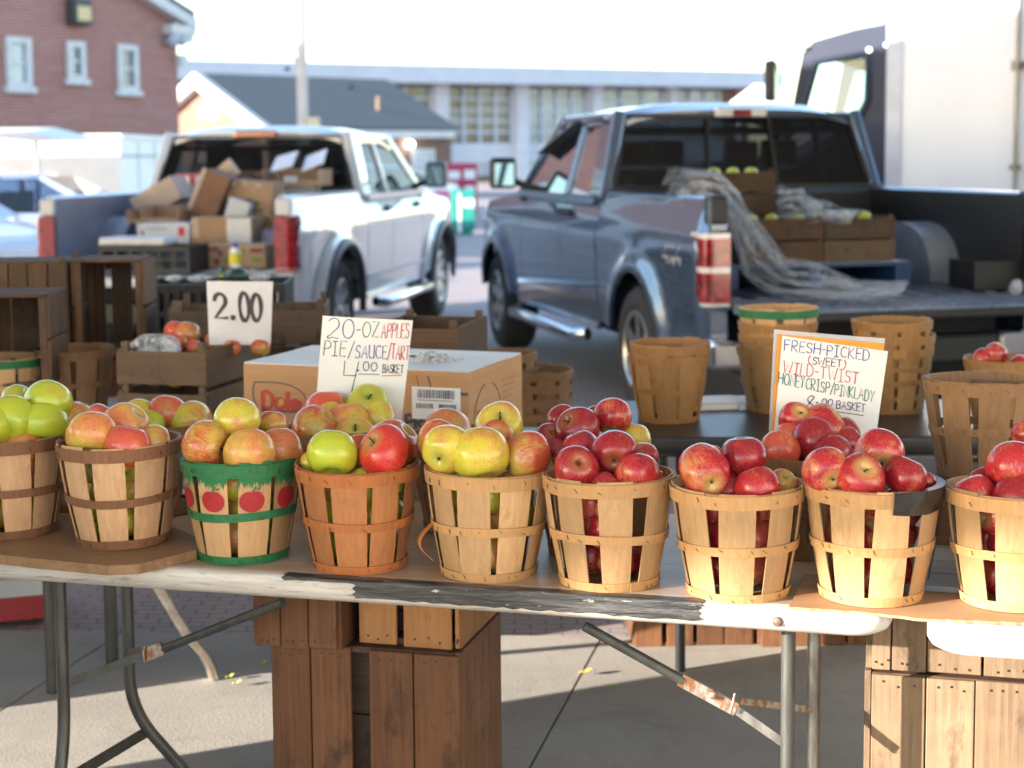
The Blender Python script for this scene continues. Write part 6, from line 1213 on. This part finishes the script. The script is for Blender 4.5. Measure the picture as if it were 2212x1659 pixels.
for sg in (-1, 1):
    for off, w_ in ((-.02, .34), (-.42, .12)): m.add([(-.14 - .02 * (off < -.1), 0, ZR + .12 + off), (-.14, sg * (HW + .1), ZE + .08 + off), (-.14, sg * (HW + .1), ZE + .08 + off - w_), (-.14, 0, ZR + .12 + off - w_), (.2, 0, ZR + .12 + off), (.2, sg * (HW + .1), ZE + .08 + off), (.2, sg * (HW + .1), ZE + .08 + off - w_), (.2, 0, ZR + .12 + off - w_)], [(0, 1, 2, 3), (4, 5, 6, 7), (0, 1, 5, 4), (2, 3, 7, 6)])
m.build('gable_trim', TRIMW, t)
m = MB(); pts = [(-.62, 3.05)] + [(.62 * math.cos(R(180 - 18 * k)), 3.05 + .72 * math.sin(R(18 * k))) for k in range(11)]; m.prism(pts, .14, M_ @ Matrix.Translation((-.35, -.37, 0))); m.build('fan_window', TRIMW, t)
m = MB(); m.bx(.3, LNG - .2, -HW - .02, -HW + .29, ZE - .30, ZE - .02); m.build('eave_trim', TRIMW, t)
fg = Face(Vector(t.location) + Matrix.Rotation(R(45), 3, 'Z') @ Vector((0, -HW + .3, 0)), R(45))
a0, z1 = fg.px(888, 322); a1, z0 = fg.px(938, 378); w = window(t, a0, 0.1, a1, z1, .1, GLZB, False, 2, 3, .06, .06); w.location.y = -HW + .3
a, z = fg.px(878, 312); m = MB(); m.lathe([(0, -.14), (.12, -.1), (.16, 0), (.12, .1), (0, .14)], 14, Matrix.Translation((a, -HW + .1, z))); m.build('lamp', emit('lit_lamp', (1, .97, .85), 6), t)
for x, y, nm, c, hh in ((818, 243, 'roof_vent', (.50, .38, .28), .55), (757, 196, 'roof_vent', (.04, .04, .05), .22)):
    o = Vector((0, 0, EYE)); nl = Matrix.Rotation(R(45), 3, 'Z') @ Vector((0, -(ZR - ZE), HW)).normalized(); d = ray(x, y); pr = Vector((G0.x, G0.y, ZR)); k = (pr - o).dot(nl) / d.dot(nl); g = Matrix.Rotation(R(-45), 3, 'Z') @ (o + d * k - Vector((G0.x, G0.y, 0))); m = MB(); m.lathe([(0, 0), (.09, 0), (.09, hh), (.12, hh), (0, hh + .05)], 12, Matrix.Translation(g)); m.build(nm, flat('vent_' + str(x), c, .6), t)
# utility pole
g = Pd(655, 300, 35); POLEM = wood('grey_pole_wood', (.62, .54, .48), (.50, .43, .38), 'Z', .8); t = thing('utility_pole', 'tall pale wooden utility pole with a camera and a small box', 'pole', (g.x, g.y, -.02)); m = MB(); m.tube([(0, 0, 0), (0, 0, 9)], [.125, .10], 16); m.build('pole', POLEM, t)
z = 1.6 + (335 - 128) / F * 35; DKB = flat('dark_bracket', (.03, .05, .09), .5); m = MB(); m.tube([(-.06, -.02, z - .05), (-.2, -.05, z + .08), (-.30, -.06, z + .06)], .03, 8); m.lathe([(0, -.06), (.06, -.02), (.06, .03), (0, .05)], 12, Matrix.Translation((-.30, -.06, z - .18))); m.build('camera', DKB, t)
z = 1.6 + (335 - 262) / F * 35; m = MB(); m.bx(.09, .36, -.12, .06, z - .18, z + .13); m.build('utility_box', flat('beige_box', (.62, .50, .32), .6), t, bev=.02)
m = MB(); pts = []
for k in range(21): q = k / 20; p = Pd(lerp(300, 652, q), lerp(95, 9, q) + 14 * math.sin(q * math.pi), lerp(38, 35, q)); pts.append(p)
m.tube(pts, .008, 6); m.build('overhead_wire', flat('wire_grey', (.35, .42, .45), .6), None, label='thin overhead wire running from the brick house to the utility pole', cat='wire')
# long modern hall
fm = Face((-1.43, 100, 0), math.atan2(1, 1.97)); t = thing('market_hall', 'long white modern hall with big gridded windows and a deep flat roof edge', 'building', fm.p, fm.rz); HALLW = mk('white_hall_panel', (.47, .51, .59), (.42, .46, .54), .6, 0, (1, 1, 1)); 
aL, zT = fm.px(300, 131); aR, zT2 = fm.px(1637, 165); zT = (fm.px(1056, 147)[1]); zB = fm.px(1056, 184)[1]
m = MB(); m.bx(aL, aR + .5, -2.2, 16, zB, zT); m.build('roof', HALLW, t); zf = fm.px(1122, 309)[1]; zs = fm.px(1122, 352)[1]
m = MB(); m.bx(aL, aR - 1.6, .35, 15.5, 0, zB - .01); m.build('back_wall', BRK2, t); m = MB(); m.bx(aR - 1.59, aR - .6, .2, 15.4, 0, zB - .02); m.build('brick_end', BRK, t)
m = MB(); m.bx(aL, aR - 1.7, -.05, .34, zs, zf); m.build('floor_band', HALLW, t)
cols = [(936, 964), (1110, 1136), (1274, 1294), (1440, 1455)]
for x0, x1 in cols: a0, a1 = fm.px(x0, 250)[0], fm.px(x1, 250)[0]; m = MB(); m.bx(a0, a1, -.5, .34, 0, zB - .015); m.build('column', HALLW, t)
MUL = HALLW; ed = [(700, 936), (964, 1110), (1136, 1274), (1294, 1440), (1455, 1560)]
GW = [NT('hall_glass_a'), NT('hall_glass_b')]
for i, g_ in enumerate(GW): n_ = g_.noise(g_.coords((.25, .25, .5), False), 1.2, 4, .6); g_.base(g_.mix(g_.ramp(n_, .4, .62), ((.075, .085, .065), (.24, .32, .34))[i], ((.20, .25, .28), (.38, .48, .52))[i])); g_.set(.08, 0, .7)
for i, (x0, x1) in enumerate(ed):
    a0, a1 = fm.px(x0, 250)[0] + .02, fm.px(x1, 250)[0] - .02; nc = 4 if i < 3 else 3
    for zl, zh, nr, nm in ((zf + .01, zB - .16, 5, 'window'), (.3, zs - .01, 3, 'shop_window')):
        m = MB(); w_ = .17
        for k in range(nc + 1): x = lerp(a0 + w_ / 2, a1 - w_ / 2, k / nc); m.bx(x - w_ / 2, x + w_ / 2, .05, .28, zl, zh)
        for k in range(1, nr): z = lerp(zl, zh, k / nr); m.bx(a0, a1, .08, .26, z - .065, z + .065)
        f_ = m.build(nm, MUL, t); m = MB(); m.bx(a0, a1, .29, .30, zl, zh); m.build('pane', (GW[0] if i < 2 else GW[1]).mat if zl > 2 else GLZB, f_)
m = MB(); m.bx(aL, aR - 1.7, -.02, .33, zB - .15, zB - .02); m.build('lintel', flat('dark_lintel', (.10, .08, .09), .6), t)
# street boxes, tent
def nbox(label, x0, x1, y0, y1, d, c, panels):
    a, b = Pd(x0, y1, d), Pd(x1, y0, d); w, h = b.x - a.x, b.z + .02; t = thing('newspaper_box', label, 'newspaper box', (a.x, d, -.02)); mt = mk('box_paint_' + str(x0), c, None, .45); m = MB(); m.bx(0, w, 0, .45, .12, h); m.bx(.05, w - .05, .05, .4, 0, .119); m.build('body', mt, t, bev=.02)
    for p0, q0_, p1, q1_ in panels: m = MB(); m.bx(w * p0, w * p1, -.012, -.001, h * q0_, h * q1_); m.build('panel', PAPER, t)
nbox('red street rack with white panels far between the two pickups', 966, 1030, 352, 470, 41, (.45, .03, .09), [(.06, .72, .44, .86), (.58, .72, .94, .88), (.10, .12, .42, .58), (.60, .12, .92, .60)])
nbox('teal green newspaper box standing between the two pickups', 974, 1026, 410, 505, 33, (.02, .25, .21), [(.30, .06, .42, .92), (.55, .62, .95, .80)])
nbox('pink newspaper box beside the white pickup hood', 940, 972, 412, 478, 36, (.60, .14, .30), [(.2, .3, .8, .6)])
g = Pd(1650, 230, 50); t = thing('tent', 'white peaked tent top behind the roof of the grey pickup', 'tent', (g.x, 50, 0)); h0 = 1.6 + (335 - 222) / F * 50; h1 = 1.6 + (335 - 186) / F * 50; m = MB(); m.add([(-.8, 0, h0), (.8, 0, h0), (.8, 1.6, h0), (-.8, 1.6, h0), (-.15, .6, h1), (.25, .6, h1), (.25, 1, h1), (-.15, 1, h1)], [(0, 1, 5, 4), (1, 2, 6, 5), (2, 3, 7, 6), (3, 0, 4, 7), (4, 5, 6, 7)]); m.bx(-.8, .8, 0, 1.6, h0 - .3, h0 - .001); m.build('tent_roof', PAPER, t); m = MB(); [m.tube([(x, y, 0), (x, y, h0 - .3)], .03, 8) for x in (-.75,) for y in (.05,)]; m.build('tent_pole', TRIMW, t); m = MB(); m.tube([(.75, .05, 0), (.75, .05, h0 - .3)], .03, 8); m.build('tent_pole', TRIMW, t)
